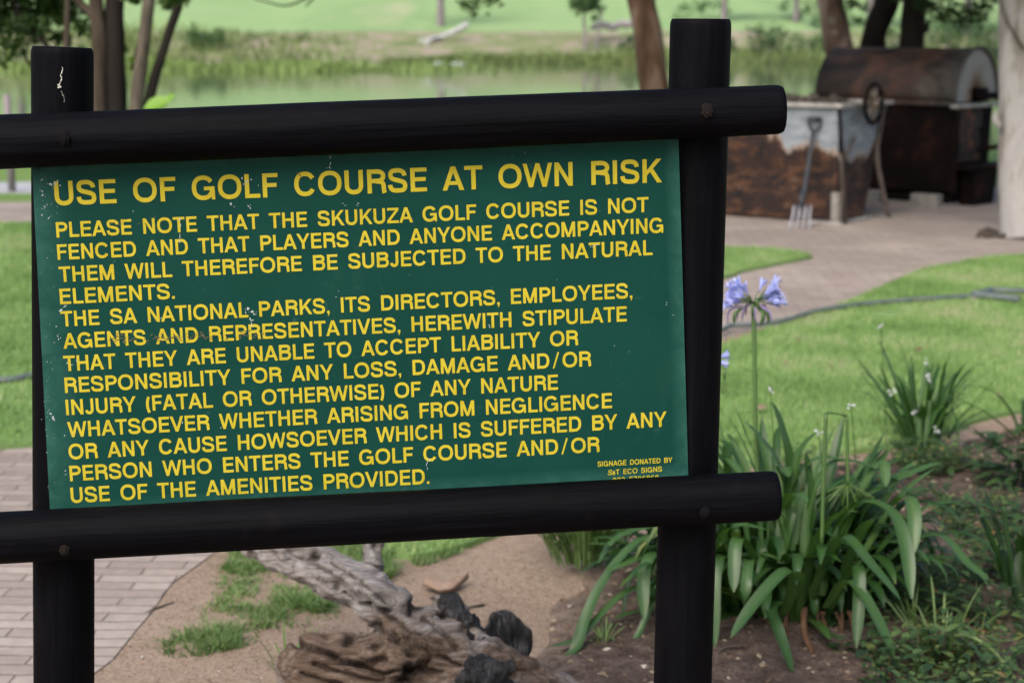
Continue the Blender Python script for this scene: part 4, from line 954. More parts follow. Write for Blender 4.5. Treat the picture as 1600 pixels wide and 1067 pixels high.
for dx, dy in ((26, -8), (-6, -14), (4, -20), (-20, -6), (18, 10)):
    p = at(1110 + dx*.35, 562 + dy*.3, 4.5); floret(mb, p, Vector((dx, random.uniform(-6, 6), -dy*.6 + 3)), rp(22, 4.5), .6)
mb.build('flower_head', PETAL, ag)
mb = MB(); p = at(1132, 578, 4.5); mb.tube([p, p + Vector((0,0,-.014)), p + Vector((.002,0,-.03))], [.002, .0055, .001], 7, t=.3); mb.build('seed_pods', STALK, ag)

# clump behind the right post: leaves hanging left over the soil
b1 = gnd(1085, 968); b1.z = .04
a2 = empty('agapanthus_plant', tuple(b1), 'agapanthus hidden behind the right post, long leaves drooping left over soil', 'plant')
mb = MB()
for pts, w_, t_ in [
  ([(1085,955,4.55),(1060,850,4.5),(1000,845,4.45),(945,905,4.4),(915,965,4.35),(900,1012,4.3),(875,1035,4.28)], 20, .58), ([(1085,955,4.55),(1050,870,4.5),(1010,868,4.45),(975,882,4.4),(948,893,4.38)], 25, .66),
  ([(1085,955,4.5),(1050,880,4.45),(1020,868,4.4),(1006,900,4.36),(1006,968,4.32)], 22, .62), ([(1085,955,4.5),(1030,915,4.45),(975,928,4.4),(930,970,4.36),(902,1000,4.33),(858,1010,4.31)], 17, .58),
  ([(1080,955,4.5),(1000,955,4.4),(960,966,4.36)], 11, .45), ([(1080,960,4.5),(1010,900,4.5),(985,905,4.5),(972,968,4.45)], 10, .4),
  ([(1085,960,4.5),(1040,905,4.42),(1020,940,4.38),(998,990,4.34),(982,1010,4.32)], 12, .55), ([(1075,955,4.5),(1030,840,4.55),(970,822,4.6),(930,818,4.6)], 20, .68), ([(1080,955,4.5),(1040,835,4.5),(1000,828,4.5),(960,845,4.5),(935,880,4.5)], 22, .6)]: hero(mb, pts, w_, t_)
for i in range(34):
    az = random.uniform(0, 2*math.pi); rr = random.uniform(0, .08)
    rand_leaf(mb, (b1.x + math.cos(az)*rr, b1.y + math.sin(az)*rr, .04), az, random.uniform(.3, .5), random.uniform(.018, .028), R(random.uniform(55, 85)), R(random.uniform(50, 130)), random.uniform(.25, .75))
mb.build('foliage', AGA, a2)

# narrow leaved clump under the rail
def tufty(name, px, py, n, L, wd, e, droop, label, mat=AGA, tl=(.25, .75), rad=.06, z=.02, group=None, cat='plant', lean=None):
    b = gnd(px, py); b.z = z; e_ = empty(name, tuple(b), label, cat, group); m = MB()
    for i in range(n):
        az = random.uniform(0, 2*math.pi) if lean is None else random.gauss(lean, 1.3); rr = random.uniform(0, rad)
        rand_leaf(m, (b.x + math.cos(az)*rr, b.y + math.sin(az)*rr, z), az, random.uniform(*L), random.uniform(*wd), R(random.uniform(*e)), R(random.uniform(*droop)), random.uniform(*tl), n=10)
    m.build('foliage', mat, e_); return e_
tufty('leafy_clump', 915, 893, 230, (.16, .34), (.006, .013), (62, 88), (10, 80), 'bushy clump of narrow green leaves just under the bottom rail', TUFT, rad=.11, tl=(0, .75), z=.04)
# clump at the lawn edge, upper right
e2 = tufty('leafy_clump', 1440, 704, 70, (.2, .40), (.010, .02), (55, 88), (5, 60), 'upright leafy clump at the lawn edge with small white flowers', rad=.10, z=.03, tl=(.25, .6))
mb = MB(); D2 = 6.35
for pts, w_, t_ in [([(1432,700,D2),(1412,640,D2),(1392,580,D2),(1371,528,D2)], 15, .5), ([(1435,700,D2),(1436,650,D2),(1444,600,D2),(1449,566,D2)], 11, .6), ([(1445,700,D2),(1450,650,D2),(1452,600,D2),(1452,575,D2)], 8, .6),
  ([(1445,690,D2),(1460,650,D2),(1475,628,D2),(1487,617,D2)], 14, .5), ([(1425,690,D2),(1400,640,D2),(1385,605,D2),(1370,585,D2)], 12, .6), ([(1455,690,D2),(1478,640,D2),(1492,650,D2),(1497,690,D2)], 8, .5),
  ([(1462,690,D2),(1475,705,6.3),(1490,722,6.25),(1500,728,6.2)], 20, .66), ([(1445,700,6.3),(1430,715,6.25),(1415,735,6.2)], 22, .4)]: hero(mb, pts, w_, t_)
mb.build('foliage', AGA, e2)
def white_flower(px, py, d, s, label=None, par=None):
    m = MB(); c = at(px, py, d)
    for i in range(4): floret(m, c + Vector((random.uniform(-1,1), random.uniform(-1,1), random.uniform(-1,1))) * rp(2.2, d), Vector((random.uniform(-1,1), random.uniform(-1,.2), random.uniform(-.4,1))), rp(s * .75, d), .6)
    m.build('flower_head', WHITEP, par)
for x, y, s in ((1447,566,7),(1450,591,8),(1395,614,9),(1430,646,8),(1463,672,7)): white_flower(x, y, 6.3, s, par=e2)
for x, y, s in ((1330,634,8),(1376,510,6),(1203,610,7),(1279,675,9)):
    d = 4.5 if y > 600 else 5.2
    if x == 1203: d = 4.6
    b = gnd(x + 6, 900 if d < 5 else 800); c = at(x, y, d)
    e3 = empty('white_flower', tuple(b), {1330: 'small white flower on a thin stem beside the bent stalk', 1376: 'tiny white flower above the pointed leaf at the lawn edge', 1203: 'small white flower right of the blue flower stalk', 1279: 'white flower just left of the bent green stalk'}[x], 'flower', 'small white flowers')
    m = MB(); m.tube(spline([b, (b + c)/2 + Vector((.01, 0, .02)), c], 5), .0013, 5, t=.6); m.build('stem', STALK, e3); white_flower(x, y, d, s, par=e3)

# leaf sprig shrubs at the right edge
def ovate(mb, c, d, L, wd, tint, nr=None):
    d = d.normalized(); s = d.cross(nr or Vector((0,0,1)));
    if s.length < .1: s = Vector((1,0,0))
    s.normalize(); nn = s.cross(d)
    prof = [(0,.05),(.25,.8),(.5,1),(.78,.62),(1,.02)]; v = []
    for t, q in prof:
        p = c + d*L*t - nn*(L*.15*t*t)
        v += [p - s*wd/2*q + nn*wd*.12*q, p, p + s*wd/2*q + nn*wd*.12*q]
    mb.add(v, [(i*3+k, i*3+k+1, (i+1)*3+k+1, (i+1)*3+k) for i in range(4) for k in (0, 1)], tint)
def sprig(name, stems, d, nl, L, label, mat=WEED, tl=(.1, .6)):
    x0, y0 = stems[0][0]; b = gnd(x0, y0); e_ = empty(name, tuple(b), label, 'plant'); ms = MB(); ml = MB()
    for stp in stems:
        P = spline([at(x, y, d + random.uniform(-.08, .08)) for x, y in stp], 6); ms.tube(P, lerpl([.004, .0015], len(P)), 6, t=.3)
        for i in range(nl):
            p = P[int(len(P) * random.uniform(.2, 1)) - 1]; az = random.uniform(0, 6.28)
            ovate(ml, p, Vector((math.cos(az), math.sin(az), random.uniform(-.3, .5))), L*random.uniform(.6, 1.2), L*random.uniform(.35, .55), random.uniform(*tl))
    ms.build('stem', TWIG, e_); ml.build('foliage', mat, e_); return e_
sprig('low_shrub', [[(1590,760),(1575,720),(1545,690),(1520,668)], [(1590,760),(1590,700),(1600,650)], [(1590,760),(1560,740),(1530,730)], [(1600,770),(1610,720),(1625,690)], [(1590,760),(1600,730),(1570,690)]], 5.75, 22, .075, 'straggly dark leaved shrub at the right edge of the bed')
sprig('low_shrub', [[(1600,880),(1570,830),(1545,800),(1515,785)], [(1600,880),(1590,830),(1600,780)], [(1605,880),(1620,820),(1600,800)]], 4.75, 11, .055, 'sparse twig with round dark leaves above the pointed plant')
mbx = tufty('strap_plant', 1600, 700, 14, (.3, .5), (.016, .028), (30, 75), (20, 80), 'arching strap leaves at the right edge beyond the shrub', rad=.06, tl=(.3, .72))
e4 = tufty('pointed_plant', 1588, 955, 10, (.2, .32), (.016, .026), (70, 88), (5, 30), 'dark upright plant with pointed leaves near the right edge', rad=.03, tl=(0, .35), z=.04)
mb = MB()
for pts, w_, t_ in [([(1588,950,4.5),(1580,890,4.5),(1573,840,4.5),(1568,795,4.5)], 13, .2), ([(1586,950,4.5),(1575,880,4.5),(1562,845,4.5),(1553,815,4.5)], 12, .1), ([(1592,950,4.5),(1592,900,4.5),(1597,860,4.5)], 20, .05)]: hero(mb, pts, w_, t_)
mb.build('foliage', AGA, e4)

# weeds and ground cover, lower right
gc_poly = [tuple(gnd(*p).xy) for p in [(1370,1010),(1390,960),(1440,915),(1520,890),(1600,930),(1760,900),(1760,1200),(1380,1200),(1340,1080)]]
gc2 = [tuple(gnd(*p).xy) for p in [(1380,735),(1480,730),(1560,760),(1600,850),(1600,930),(1520,900),(1470,850),(1440,800)]]
def cover(name, poly, n, L, hmax, label, thr=-.2, tl=(0, 1)):
    P = np.array(poly); lo, hi = P.min(0), P.max(0); m = MB()
    for i in range(n):
        x, y = random.uniform(lo[0], hi[0]), random.uniform(lo[1], hi[1])
        if not inpoly(np.array([[x, y]]), poly)[0] or noise.noise(Vector((x*3.5, y*3.5, 2))) < thr: continue
        z = .045 + random.random()**1.5 * hmax; az = random.uniform(0, 6.28)
        l = random.uniform(*L); ovate(m, Vector((x, y, z)), Vector((math.cos(az), math.sin(az), random.uniform(-.4, .6))), l, l*random.uniform(.4, .7), random.uniform(*tl)**1.1)
    tag(m.build(name, WEED), label, 'ground cover', kind='stuff')
cover('ground_cover', gc_poly, 8000, (.012, .042), .11, 'tangle of small leaved weeds covering the lower right corner')
cover('ground_cover', gc2, 4200, (.012, .04), .09, 'thin scatter of weeds on the soil beyond the big clump', -.08)
cover('ground_cover', [tuple(gnd(*p).xy) for p in [(1270,1000),(1330,985),(1400,1000),(1390,1040),(1300,1045)]], 500, (.02, .035), .03, 'ivy leaves creeping on the dark soil below the big clump', -.3, (0, .5))
cover('ground_cover', [tuple(gnd(*p).xy) for p in [(1170,738),(1300,722),(1430,708),(1480,720),(1400,745),(1250,760)]], 900, (.015, .04), .06, 'weeds along the bed edge behind the big clump', -.1, (.3, .95))
blades('weed_grass', gc_poly, 2600, (.03, .11), (.003, .007), WEED, 'thin grass blades among the weeds of the lower right corner', lambda x, y: noise.noise(Vector((x*4, y*4, 7))) > -.05, .03)
blades('weed_grass', gc2, 2000, (.02, .07), (.003, .006), WEED, 'thin grass blades on the soil beyond the big clump', lambda x, y: noise.noise(Vector((x*5, y*5, 7))) > .1, .03)
tufty('grass_tuft', 1470, 1058, 46, (.10, .22), (.004, .009), (50, 88), (10, 100), 'bright grass tuft in the lower right corner among weeds', TUFT, (.3, .9), .05, .04, None, 'grass tuft')
tufty('grass_tuft', 1425, 1005, 26, (.08, .16), (.004, .008), (45, 88), (10, 100), 'small grass tuft right of the longest drooping agapanthus leaf', TUFT, (.3, .9), .04, .04, None, 'grass tuft')
tufty('grass_tuft', 448, 1070, 22, (.08, .17), (.003, .006), (55, 88), (5, 60), 'wispy grass sprout against the left end of the stump', TUFT, (.3, .8), .03, .01, None, 'grass tuft')
tufty('grass_tuft', 945, 1030, 12, (.04, .09), (.004, .007), (40, 85), (5, 60), 'tiny grass sprout on dark soil left of the right post', TUFT, (.5, .9), .03, .05, None, 'grass tuft')
sprig('broad_leaf_weed', [[(1460,1050),(1455,1010),(1450,980)], [(1460,1050),(1475,1010),(1478,985)], [(1460,1050),(1440,1020),(1425,1000)]], 4.15, 8, .05, 'broad leaved green weed standing in the lower right corner', WEED, (.5, .85))
mb = MB(); mb.tube(spline([at(1478, 996, 4.15), at(1510, 992, 4.12), at(1550, 1015, 4.1), at(1585, 1060, 4.08), at(1600, 1090, 4.07)], 5), lerpl([rp(2.8, 4.1), rp(4.2, 4.1)], 21), 7, t=.9)
tag(mb.build('fallen_leaf_stem', TUFT), 'long pale green stem arching over the lower right weeds', 'stem')

# ------------------------------------------------------------------ hose
mb = MB()
hp = [(900,560),(1080,540),(1130,527),(1142,521),(1180,520),(1225,513),(1270,499),(1330,489),(1400,482),(1470,477),(1530,473)]
mb.tube(spline([gnd(*p) + Vector((0,0,.045)) for p in hp], 6), .0145, 10)
mb.tube(spline([gnd(*p) + Vector((0,0,.05)) for p in [(1525,474),(1560,477),(1592,481)]], 5), .022, 10)
mb.tube(spline([gnd(*p) + Vector((0,0,.05)) for p in [(1530,473),(1545,466),(1600,467),(1700,462),(1850,470)]], 5), .019, 10)
mb.tube([gnd(1522,474) + Vector((0,0,.05)), gnd(1548,471) + Vector((0,0,.05))], .03, 12)
tag(mb.build('garden_hose', HOSE), 'faded grey garden hose lying across the lawn beside the brick path', 'hose')
mb = MB(); mb.tube(spline([gnd(*p) + Vector((0,0,.045)) for p in [(-300,600),(-100,608),(0,609),(30,606),(60,600),(200,585)]], 6), .016, 10, wob=.1, ws=6)
tag(mb.build('garden_hose', HOSE), 'short dark stretch of hose on the lawn left of the left post', 'hose')

# ------------------------------------------------------------------ barbecue trough (front) and hooded barbecue (rear)
AX = R(-37)
def frame(px, py):
    o = gnd(px, py); return o, Matrix.Translation(o) @ Matrix.Rotation(AX, 4, 'Z')
def local_thing(name, px, py, label, cat):
    o = gnd(px, py); e_ = bpy.data.objects.new(name, None); scene.collection.objects.link(e_); e_.location = o; e_.rotation_euler = (0, 0, AX); tag(e_, label, cat); return e_
def part(name, mb, mat, par, smooth=False, bevel=0):
    me = bpy.data.meshes.new(name); me.from_pydata(mb.v, [], mb.f); me.update(); me.materials.append(mat)
    if smooth: me.polygons.foreach_set('use_smooth', [True]*len(me.polygons))
    o = bpy.data.objects.new(name, me); scene.collection.objects.link(o); o.parent = par
    if bevel: b_ = o.modifiers.new('b', 'BEVEL'); b_.width = bevel; b_.segments = 2
    return o
br = local_thing('barbecue_trough', 1304, 352, 'open steel barbecue trough, grey zinc above rust, with spoked wheel', 'barbecue')
LQ, HT = 1.75, 1.0
mb = MB()
bot = [(-LQ+.05, .02, .03), (0, .02, .03), (0, .56, .03), (-LQ+.05, .56, .03)]; top = [(-LQ, -.03, HT), (.02, -.03, HT), (.02, .92, HT), (-LQ, .92, HT)]
def grid_wall(a_, b_, c_, d_, nx=14, nz=10, dent=.012):
    a_, b_, c_, d_ = map(Vector, (a_, b_, c_, d_)); v = []; nr = (b_-a_).cross(d_-a_).normalized()
    for j in range(nz+1):
        for i in range(nx+1):
            p = a_.lerp(b_, i/nx).lerp(d_.lerp(c_, i/nx), j/nz); e_ = 1 if 0 < i < nx and 0 < j < nz else 0
            v.append(p + nr*dent*e_*noise.noise(p*4))
    mb.add(v, [(j*(nx+1)+i, j*(nx+1)+i+1, (j+1)*(nx+1)+i+1, (j+1)*(nx+1)+i) for j in range(nz) for i in range(nx)])
for i in range(4): j = (i+1) % 4; grid_wall(bot[i], bot[j], top[j], top[i])
part('body', mb, TANK, br, True)
mb = MB(); t2 = .045
mb.box((-LQ-t2, -.03-t2, HT-.005), (.02+t2, -.03+.01, HT+.03)); mb.box((-LQ-t2, .91, HT-.005), (.02+t2, .92+t2, HT+.03)); mb.box((.01, -.018, HT-.004), (.02+t2, .908, HT+.029)); mb.box((-LQ-t2, -.018, HT-.004), (-LQ+.01, .908, HT+.029))
part('rim', mb, RIM, br, bevel=.006)
mb = MB()
for i in range(120):
    x, y = random.uniform(-LQ+.06, -.05), random.uniform(.02, .75); s = random.uniform(.03, .06)
    M_ = Matrix.Translation((x, y, HT + random.uniform(-.02, .035))) @ Matrix.Rotation(random.uniform(0, 6), 4, Vector((random.random(), random.random(), random.random()+.1)).normalized())
    mb.box((-s, -s*.7, -s*.6), (s, s*.7, s*.6), M_)
mb.box((-LQ+.03, .0, HT-.10), (-.01, .74, HT-.06))
part('coals', mb, TWIG, br, bevel=.01)
for q in (-.62, -.30):
    mb = MB(); mb.tube(spline([(q-.05, -.02, HT+.03), (q-.03, -.03, HT+.075), (q+.03, -.03, HT+.075), (q+.05, -.02, HT+.03)], 5), .01, 8); part('handle', mb, PALEROD, br, True)
for pts in ([(.035, .03, 0), (.03, .0, .35), (.035, -.02, .62), (.03, -.05, .70)],):
    mb = MB(); mb.box((-.03, -.02, 0), (.035, .012, .28)); mb.box((.012, .012, 0), (.045, .05, .28)); part('corner_strip', mb, BLOCK, br, bevel=.004)
mb = MB(); mb.tube([(.07, .06, .0), (.05, -.02, .55), (.045, -.06, .62)], .02, 8); mb.tube([(.045, -.05, .60), (.05, .12, .62), (.04, .25, .74)], .014, 8); part('brace', mb, PALEROD, br, True)
mb = MB(); mb.tube([(.06, -.04, .60), (.03, -.05, HT)], .018, 8); part('corner_post', mb, DARK, br, True)
mb = MB(); mb.tube([(.03, .84, HT-.02), (.04, .70, .62), (.06, .70, .45), (.12, .78, .08), (.14, .80, .0)], .02, 8); part('leg', mb, PALEROD, br, True)
mb = MB(); mb.box((-.25, -.03, 0), (.06, .62, .028)); part('base_plate', mb, RIM, br, bevel=.005)
wc = Vector((.13, .40, HT+.02)); wr = .165
mb = MB()
mb.tube([wc + Vector((0, math.cos(a_)*wr, math.sin(a_)*wr)) for a_ in [2*math.pi*k/32 for k in range(33)]], .020, 8, cap=False)
wheel = part('wheel', mb, DARK, br, True); mb = MB()
for k in range(7):
    a_ = 2*math.pi*k/7 + .3; dv = Vector((0, math.cos(a_), math.sin(a_))); mb.tube([wc + dv*.02, wc + dv*(wr-.01)], [.020, .013], 7)
mb.tube([wc + Vector((-.1,0,0)), wc + Vector((.045,0,0))], .034, 12)
part('spokes', mb, WHEELM, wheel, True)
# fork
fk = empty('garden_fork', tuple(gnd(1255, 360)), 'four tined garden fork leaning against the rusty barbecue trough', 'fork')
d0, d1_ = 14.0, 14.15
mb = MB(); mb.tube(spline([at(1252, 326, d0), at(1263, 260, 14.1), at(1271, 206, d1_)], 4), .019, 8)
mb.build('shaft', FORKM, fk)
mb = MB(); mb.tube([at(1262, 186, d1_), at(1284, 187, d1_)], .02, 8); mb.tube(spline([at(1263, 187, d1_), at(1265, 197, d1_), at(1271, 207, d1_)], 3), .014, 7); mb.tube(spline([at(1283, 188, d1_), at(1280, 198, d1_), at(1271, 207, d1_)], 3), .014, 7); mb.build('handle', FORKM, fk)
mb = MB(); mb.tube([at(1240, 322, d0), at(1268, 325, d0)], .016, 8); mb.tube([at(1252, 330, d0), at(1254, 300, d0)], .026, 8); mb.build('socket', FORKM, fk)
mb = MB()
for xa, xb in ((1241, 1232), (1250, 1243), (1259, 1254), (1267, 1265)): mb.tube(spline([at(xa, 322, d0), at(xa-2, 338, 13.95), at(xb, 361, 13.85)], 4), [.011]*6 + [.010, .008, .005], 7)
mb.build('tines', TINE, fk)
# hooded barbecue
AX = R(-43)
hb = local_thing('hooded_barbecue', 1481, 325, 'large hooded barbecue with sooty half barrel lid and dark rusty body', 'barbecue')
LL, Wd, ZB = 1.50, .80, .98
mb = MB(); mb.hexa([(-LL+.1, .06, .13), (-.0, .06, .13), (-.0, Wd-.06, .13), (-LL+.1, Wd-.06, .13)], [(-LL+.02, 0, ZB-.02), (0, 0, ZB-.02), (0, Wd, ZB-.02), (-LL+.02, Wd, ZB-.02)]); part('body', mb, DARK, hb, bevel=.008)
mb = MB(); seg = 20; lr = Wd/2 + .02; lh = .50; v = []
for x in (-LL, -LL*.66, -LL*.33, .03):
    for k in range(seg+1):
        a_ = math.pi*k/seg; v.append((x, Wd/2 - math.cos(a_)*lr, ZB + math.sin(a_)*lh))
mb.add(v, [(i*(seg+1)+k, i*(seg+1)+k+1, (i+1)*(seg+1)+k+1, (i+1)*(seg+1)+k) for i in range(3) for k in range(seg)])
lid = part('lid', mb, LID, hb, True); so_ = lid.modifiers.new('s', 'SOLIDIFY'); so_.thickness = .012; so_.offset = 1
for x, nm in ((.012, 'end_plate'), (-LL+.012, 'end_plate')):
    mb = MB(); mb.add([(x, Wd/2 - math.cos(math.pi*k/seg)*(lr-.004), ZB + math.sin(math.pi*k/seg)*(lh-.004)) for k in range(seg+1)], [tuple(range(seg+1))]); o = part(nm, mb, ENDP, hb); s2 = o.modifiers.new('s', 'SOLIDIFY'); s2.thickness = .006
mb = MB(); mb.tube([(.034, Wd/2 - math.cos(math.pi*k/seg)*(lr+.004), ZB + math.sin(math.pi*k/seg)*(lh+.004)) for k in range(seg+1)], .016, 8); part('lid_hoop', mb, LID, hb, True)
mb = MB(); mb.box((-LL-.02, -.055, ZB-.03), (.0, -.003, ZB+.012)); part('ledge', mb, LID, hb, bevel=.004)
mb = MB(); mb.box((.003, -.05, ZB-.05), (.09, Wd+.05, ZB-.015)); part('ledge', mb, RIM, hb, bevel=.004)
mb = MB(); mb.tube([(.06, .34, ZB+.01), (.10, .36, ZB+.05), (.10, .62, ZB+.06), (.06, .80, ZB+.03)], .028, 8); mb.box((.02, .32, ZB), (.10, .50, ZB+.13)); part('spit_bracket', mb, DARK, hb, True)
def m_panelrust():
    return plain_mat('rust_stained_plate', [(.3, (.012,.009,.008)), (.5, (.035,.022,.018)), (.6, (.13,.05,.022)), (.75, (.22,.10,.05))], 5, .7, .3)
PR = m_panelrust()
mb = MB(); mb.box((.004, .03, .42), (.02, .55, ZB-.06)); part('end_panel', mb, PR, hb, bevel=.003)
mb = MB(); mb.box((.0215, .02, .36), (.22, Wd-.04, .40)); mb.box((.022, -.0, .12), (.06, .05, .90)); mb.tube([(.06, .50, .42), (.08, .44, .60), (.05, .46, .74)], .014, 7); part('shelf', mb, DARK, hb, bevel=.003)
mb = MB(); mb.hexa([(.0, .22, 0), (.14, .22, 0), (.14, .62, 0), (.0, .62, 0)], [(.024, .16, .355), (.16, .16, .355), (.16, .66, .355), (.024, .66, .355)]); part('leg', mb, DARK, hb, bevel=.005)
mb = MB(); mb.box((-LL+.05, -.02, .04), (.0, Wd, .10)); part('base', mb, DARK, hb, bevel=.01)
mb = MB(); mb.box((-LL+.05, -.06, .005), (.0, Wd, .036)); part('slab', mb, BLOCK, hb, bevel=.006)
for x in (-.30, -.92):
    mb = MB(); mb.box((x, -.18, .0), (x+.28, -.064, .13)); part('cement_block', mb, BLOCK, hb, bevel=.012)
mb = MB(); mb.tube([(.20, .15, .55), (.22, .55, .56), (.22, .95, .55)], .025, 8); mb.tube([(.22, .95, .55), (.24, 1.0, .38)], .02, 8); part('bar', mb, DARK, hb, True)

# ------------------------------------------------------------------ trees
def leaves(cl, size, mat, par, n, up=.3, name='crown', tshift=0, droop=0):
    """many small leaf faces spread through clumps (centre, radius), denser towards each clump's middle"""
    C = np.array([c[0] for c in cl], float); Rd = np.array([c[1] for c in cl], float)
    wgt = Rd**2.2; idx = rng.choice(len(cl), n, p=wgt/wgt.sum())
    dv = rng.normal(0, 1, (n, 3)); dv /= np.linalg.norm(dv, axis=1)[:, None]; rad = rng.random(n)**.55
    P = C[idx] + dv * (rad*Rd[idx])[:, None] * np.array([1, 1, .75])
    ax = rng.normal(0, 1, (n, 3)); ax[:, 2] = ax[:, 2]*.5 - droop; ax /= np.linalg.norm(ax, axis=1)[:, None]
    nr = rng.normal(0, 1, (n, 3)); nr[:, 2] = np.abs(nr[:, 2]) + up; sd_ = np.cross(ax, nr); sd_ /= np.linalg.norm(sd_, axis=1)[:, None]; nn = np.cross(sd_, ax)
    L = rng.uniform(size[0], size[1], n)[:, None]; W = L * rng.uniform(.32, .5, n)[:, None]
    V = np.stack([P - ax*L*.5, P - sd_*W*.5 + nn*W*.12, P + ax*L*.5, P + sd_*W*.5 + nn*W*.12], 1).reshape(-1, 3)
    ct = rng.normal(0, .16, len(cl))[idx]; tint = np.clip(.45 + tshift + ct + rng.normal(0, .16, n), 0, 1)
    return np_mesh(name, V, [(0, 1, 2), (0, 2, 3)], mat, tint, par)
def clumps(c, r, n, rc, flat=.7):
    out = []
    for i in range(n):
        d = Vector((random.gauss(0, 1), random.gauss(0, 1), random.gauss(0, 1))).normalized() * random.random()**.4
        out.append(((c[0] + d.x*r, c[1] + d.y*r, c[2] + d.z*r*flat), random.uniform(.6, 1.2)*rc))
    return out
def stems(name, lst, mat, par, d, seg=10, wob=.15):
    mb = MB()
    for pts, w0, w1 in lst:
        P = spline([at(x, y, d + (q[0] if (q := dd) else 0)) for x, y, *dd in pts], 6); mb.tube(P, lerpl([rp(w0, d)/2, rp(w1, d)/2], len(P)), seg, wob=wob, ws=4)
    return mb.build(name, mat, par)
# left tree with several stems
D1 = 11.0
g1 = gnd(185, 434); t1 = empty('multi_stem_tree', tuple(g1), 'leafy tree with several stems rising behind the left post', 'tree')
stems('trunk', [([(165,440),(158,300),(156,175),(155,60),(150,0),(142,-160),(110,-400)], 30, 20), ], BARK_BROWN, t1, D1)
stems('trunk', [([(185,440),(182,300),(181,175),(178,60),(179,0),(185,-200),(200,-450)], 40, 26)], BARK_DARK, t1, D1 + .05)
stems('trunk', [([(205,440),(208,300),(212,175),(222,90),(233,0),(250,-160),(300,-400)], 26, 14)], BARK_TAN, t1, D1 - .05)
stems('trunk', [([(215,440),(222,300),(232,165),(255,80),(282,0),(330,-140),(400,-330)], 18, 12)], BARK_DARK, t1, D1)
stems('limb', [([(106,170),(104,70),(106,0),(112,-150)], 11, 8)], BARK_BROWN, t1, D1 + .1, 8)
stems('limb', [([(160,60),(150,30),(128,8),(105,-20),(60,-90)], 16, 9)], BARK_BROWN, t1, D1 + .1, 8)
stems('limb', [([(90,100),(70,68),(40,35),(15,0),(-30,-60)], 10, 7)], BARK_DARK, t1, D1 + .25, 8)
stems('limb', [([(60,120),(40,92),(28,60),(20,20)], 5, 3)], BARK_DARK, t1, D1 + .25, 8)
stems('limb', [([(205,110),(218,60),(226,20)], 5, 4)], BARK_DARK, t1, D1 + .25, 8)
cl = []
for x, y, r, dz in [(10,20,45,.4),(45,45,38,.3),(20,75,26,.2),(70,15,40,.6),(110,25,30,.5),(135,45,22,.4),(95,60,20,.5),(85,5,40,.5),(-40,40,60,.3),(-60,-20,80,.2),(30,-40,70,.3),(120,-50,70,.3),(60,95,16,.1),(5,98,14,.1),(128,80,14,.5)]: cl.append((at(x, y, D1 + dz), rp(r, D1)))
leaves(cl, (.05, .10), LF_DARK, t1, 3200, droop=.5); leaves(cl, (.05, .10), LF_MID, t1, 1500, droop=.5, tshift=.1)
cl = [(at(x, y, D1 - .3), rp(r, D1)) for x, y, r in [(210,2,12),(262,4,16),(285,3,12),(275,-10,20),(200,-8,14)]]
leaves(cl, (.06, .11), LF_MID, t1, 190)
cl = [(at(x, y, D1 + .1), rp(r, D1)) for x, y, r in [(191,78,10),(172,90,8),(207,95,6),(230,125,5)]]
leaves(cl, (.05, .09), LF_LIME, t1, 70, tshift=-.2)
c = at(180, -330, D1); leaves(clumps((c.x, c.y, 4.3), 1.9, 40, .6), (.07, .13), LF_DARK, t1, 9000)
e5 = empty('sapling', tuple(gnd(215, 425)), 'bright lime green leaf sprout in front of the left tree', 'plant')
mb = MB(); dl = 10.6
for a_, b_, w_ in (((224,170),(270,150),24), ((230,172),(262,160),26), ((258,160),(274,145),14)): ovate(mb, at(*a_, dl), at(*b_, dl - .05) - at(*a_, dl), (at(*b_, dl) - at(*a_, dl)).length, rp(w_, dl), .6, Vector((0, -.75, .6)))
mb.build('foliage', LF_LIME, e5); mb = MB(); mb.tube(spline([gnd(215, 425), at(222, 300, dl), at(226, 170, dl)], 5), .006, 6); mb.build('stem', STALK, e5)
# leaning trunk in the middle
D3 = 18.0; t2_ = empty('leaning_tree', tuple(gnd(1040, 290)), 'orange brown leaning trunk beside the top of the right post', 'tree')
stems('trunk', [([(1046,300),(1034,210),(1022,132),(1012,60),(1002,0),(985,-120),(960,-300)], 50, 40)], BARK_ORANGE, t2_, D3, 14, .12)
c = at(930, -420, D3); leaves(clumps((c.x, c.y, 6.2), 2.8, 45, .75), (.09, .16), LF_MID, t2_, 9000)
stems('limb', [([(975,-200,0),(860,-160,-1),(780,-70,-2),(750,-10,-2.4),(738,20,-2.5)], 10, 2)], BARK_DARK, t2_, D3, 7)
stems('limb', [([(860,-160,-1),(640,-90,-2.5),(520,-25,-3.2),(478,10,-3.4)], 8, 1.8)], BARK_DARK, t2_, D3, 7)
stems('limb', [([(520,-25,-3.2),(455,8,-3.4),(415,3,-3.4),(385,-6,-3.4)], 3, 1.6)], BARK_DARK, t2_, D3, 7)
cl = [(at(x, y, D3 - 2.5), rp(r, D3 - 2.5)) for x, y, r in [(730,12,12),(745,6,14),(765,4,12),(782,8,8),(740,24,8),(722,4,10),(748,-12,22),(775,-10,16),(762,22,5),(741,36,4)]]
leaves(cl, (.04, .085), LF_MID, t2_, 330, tshift=.1)
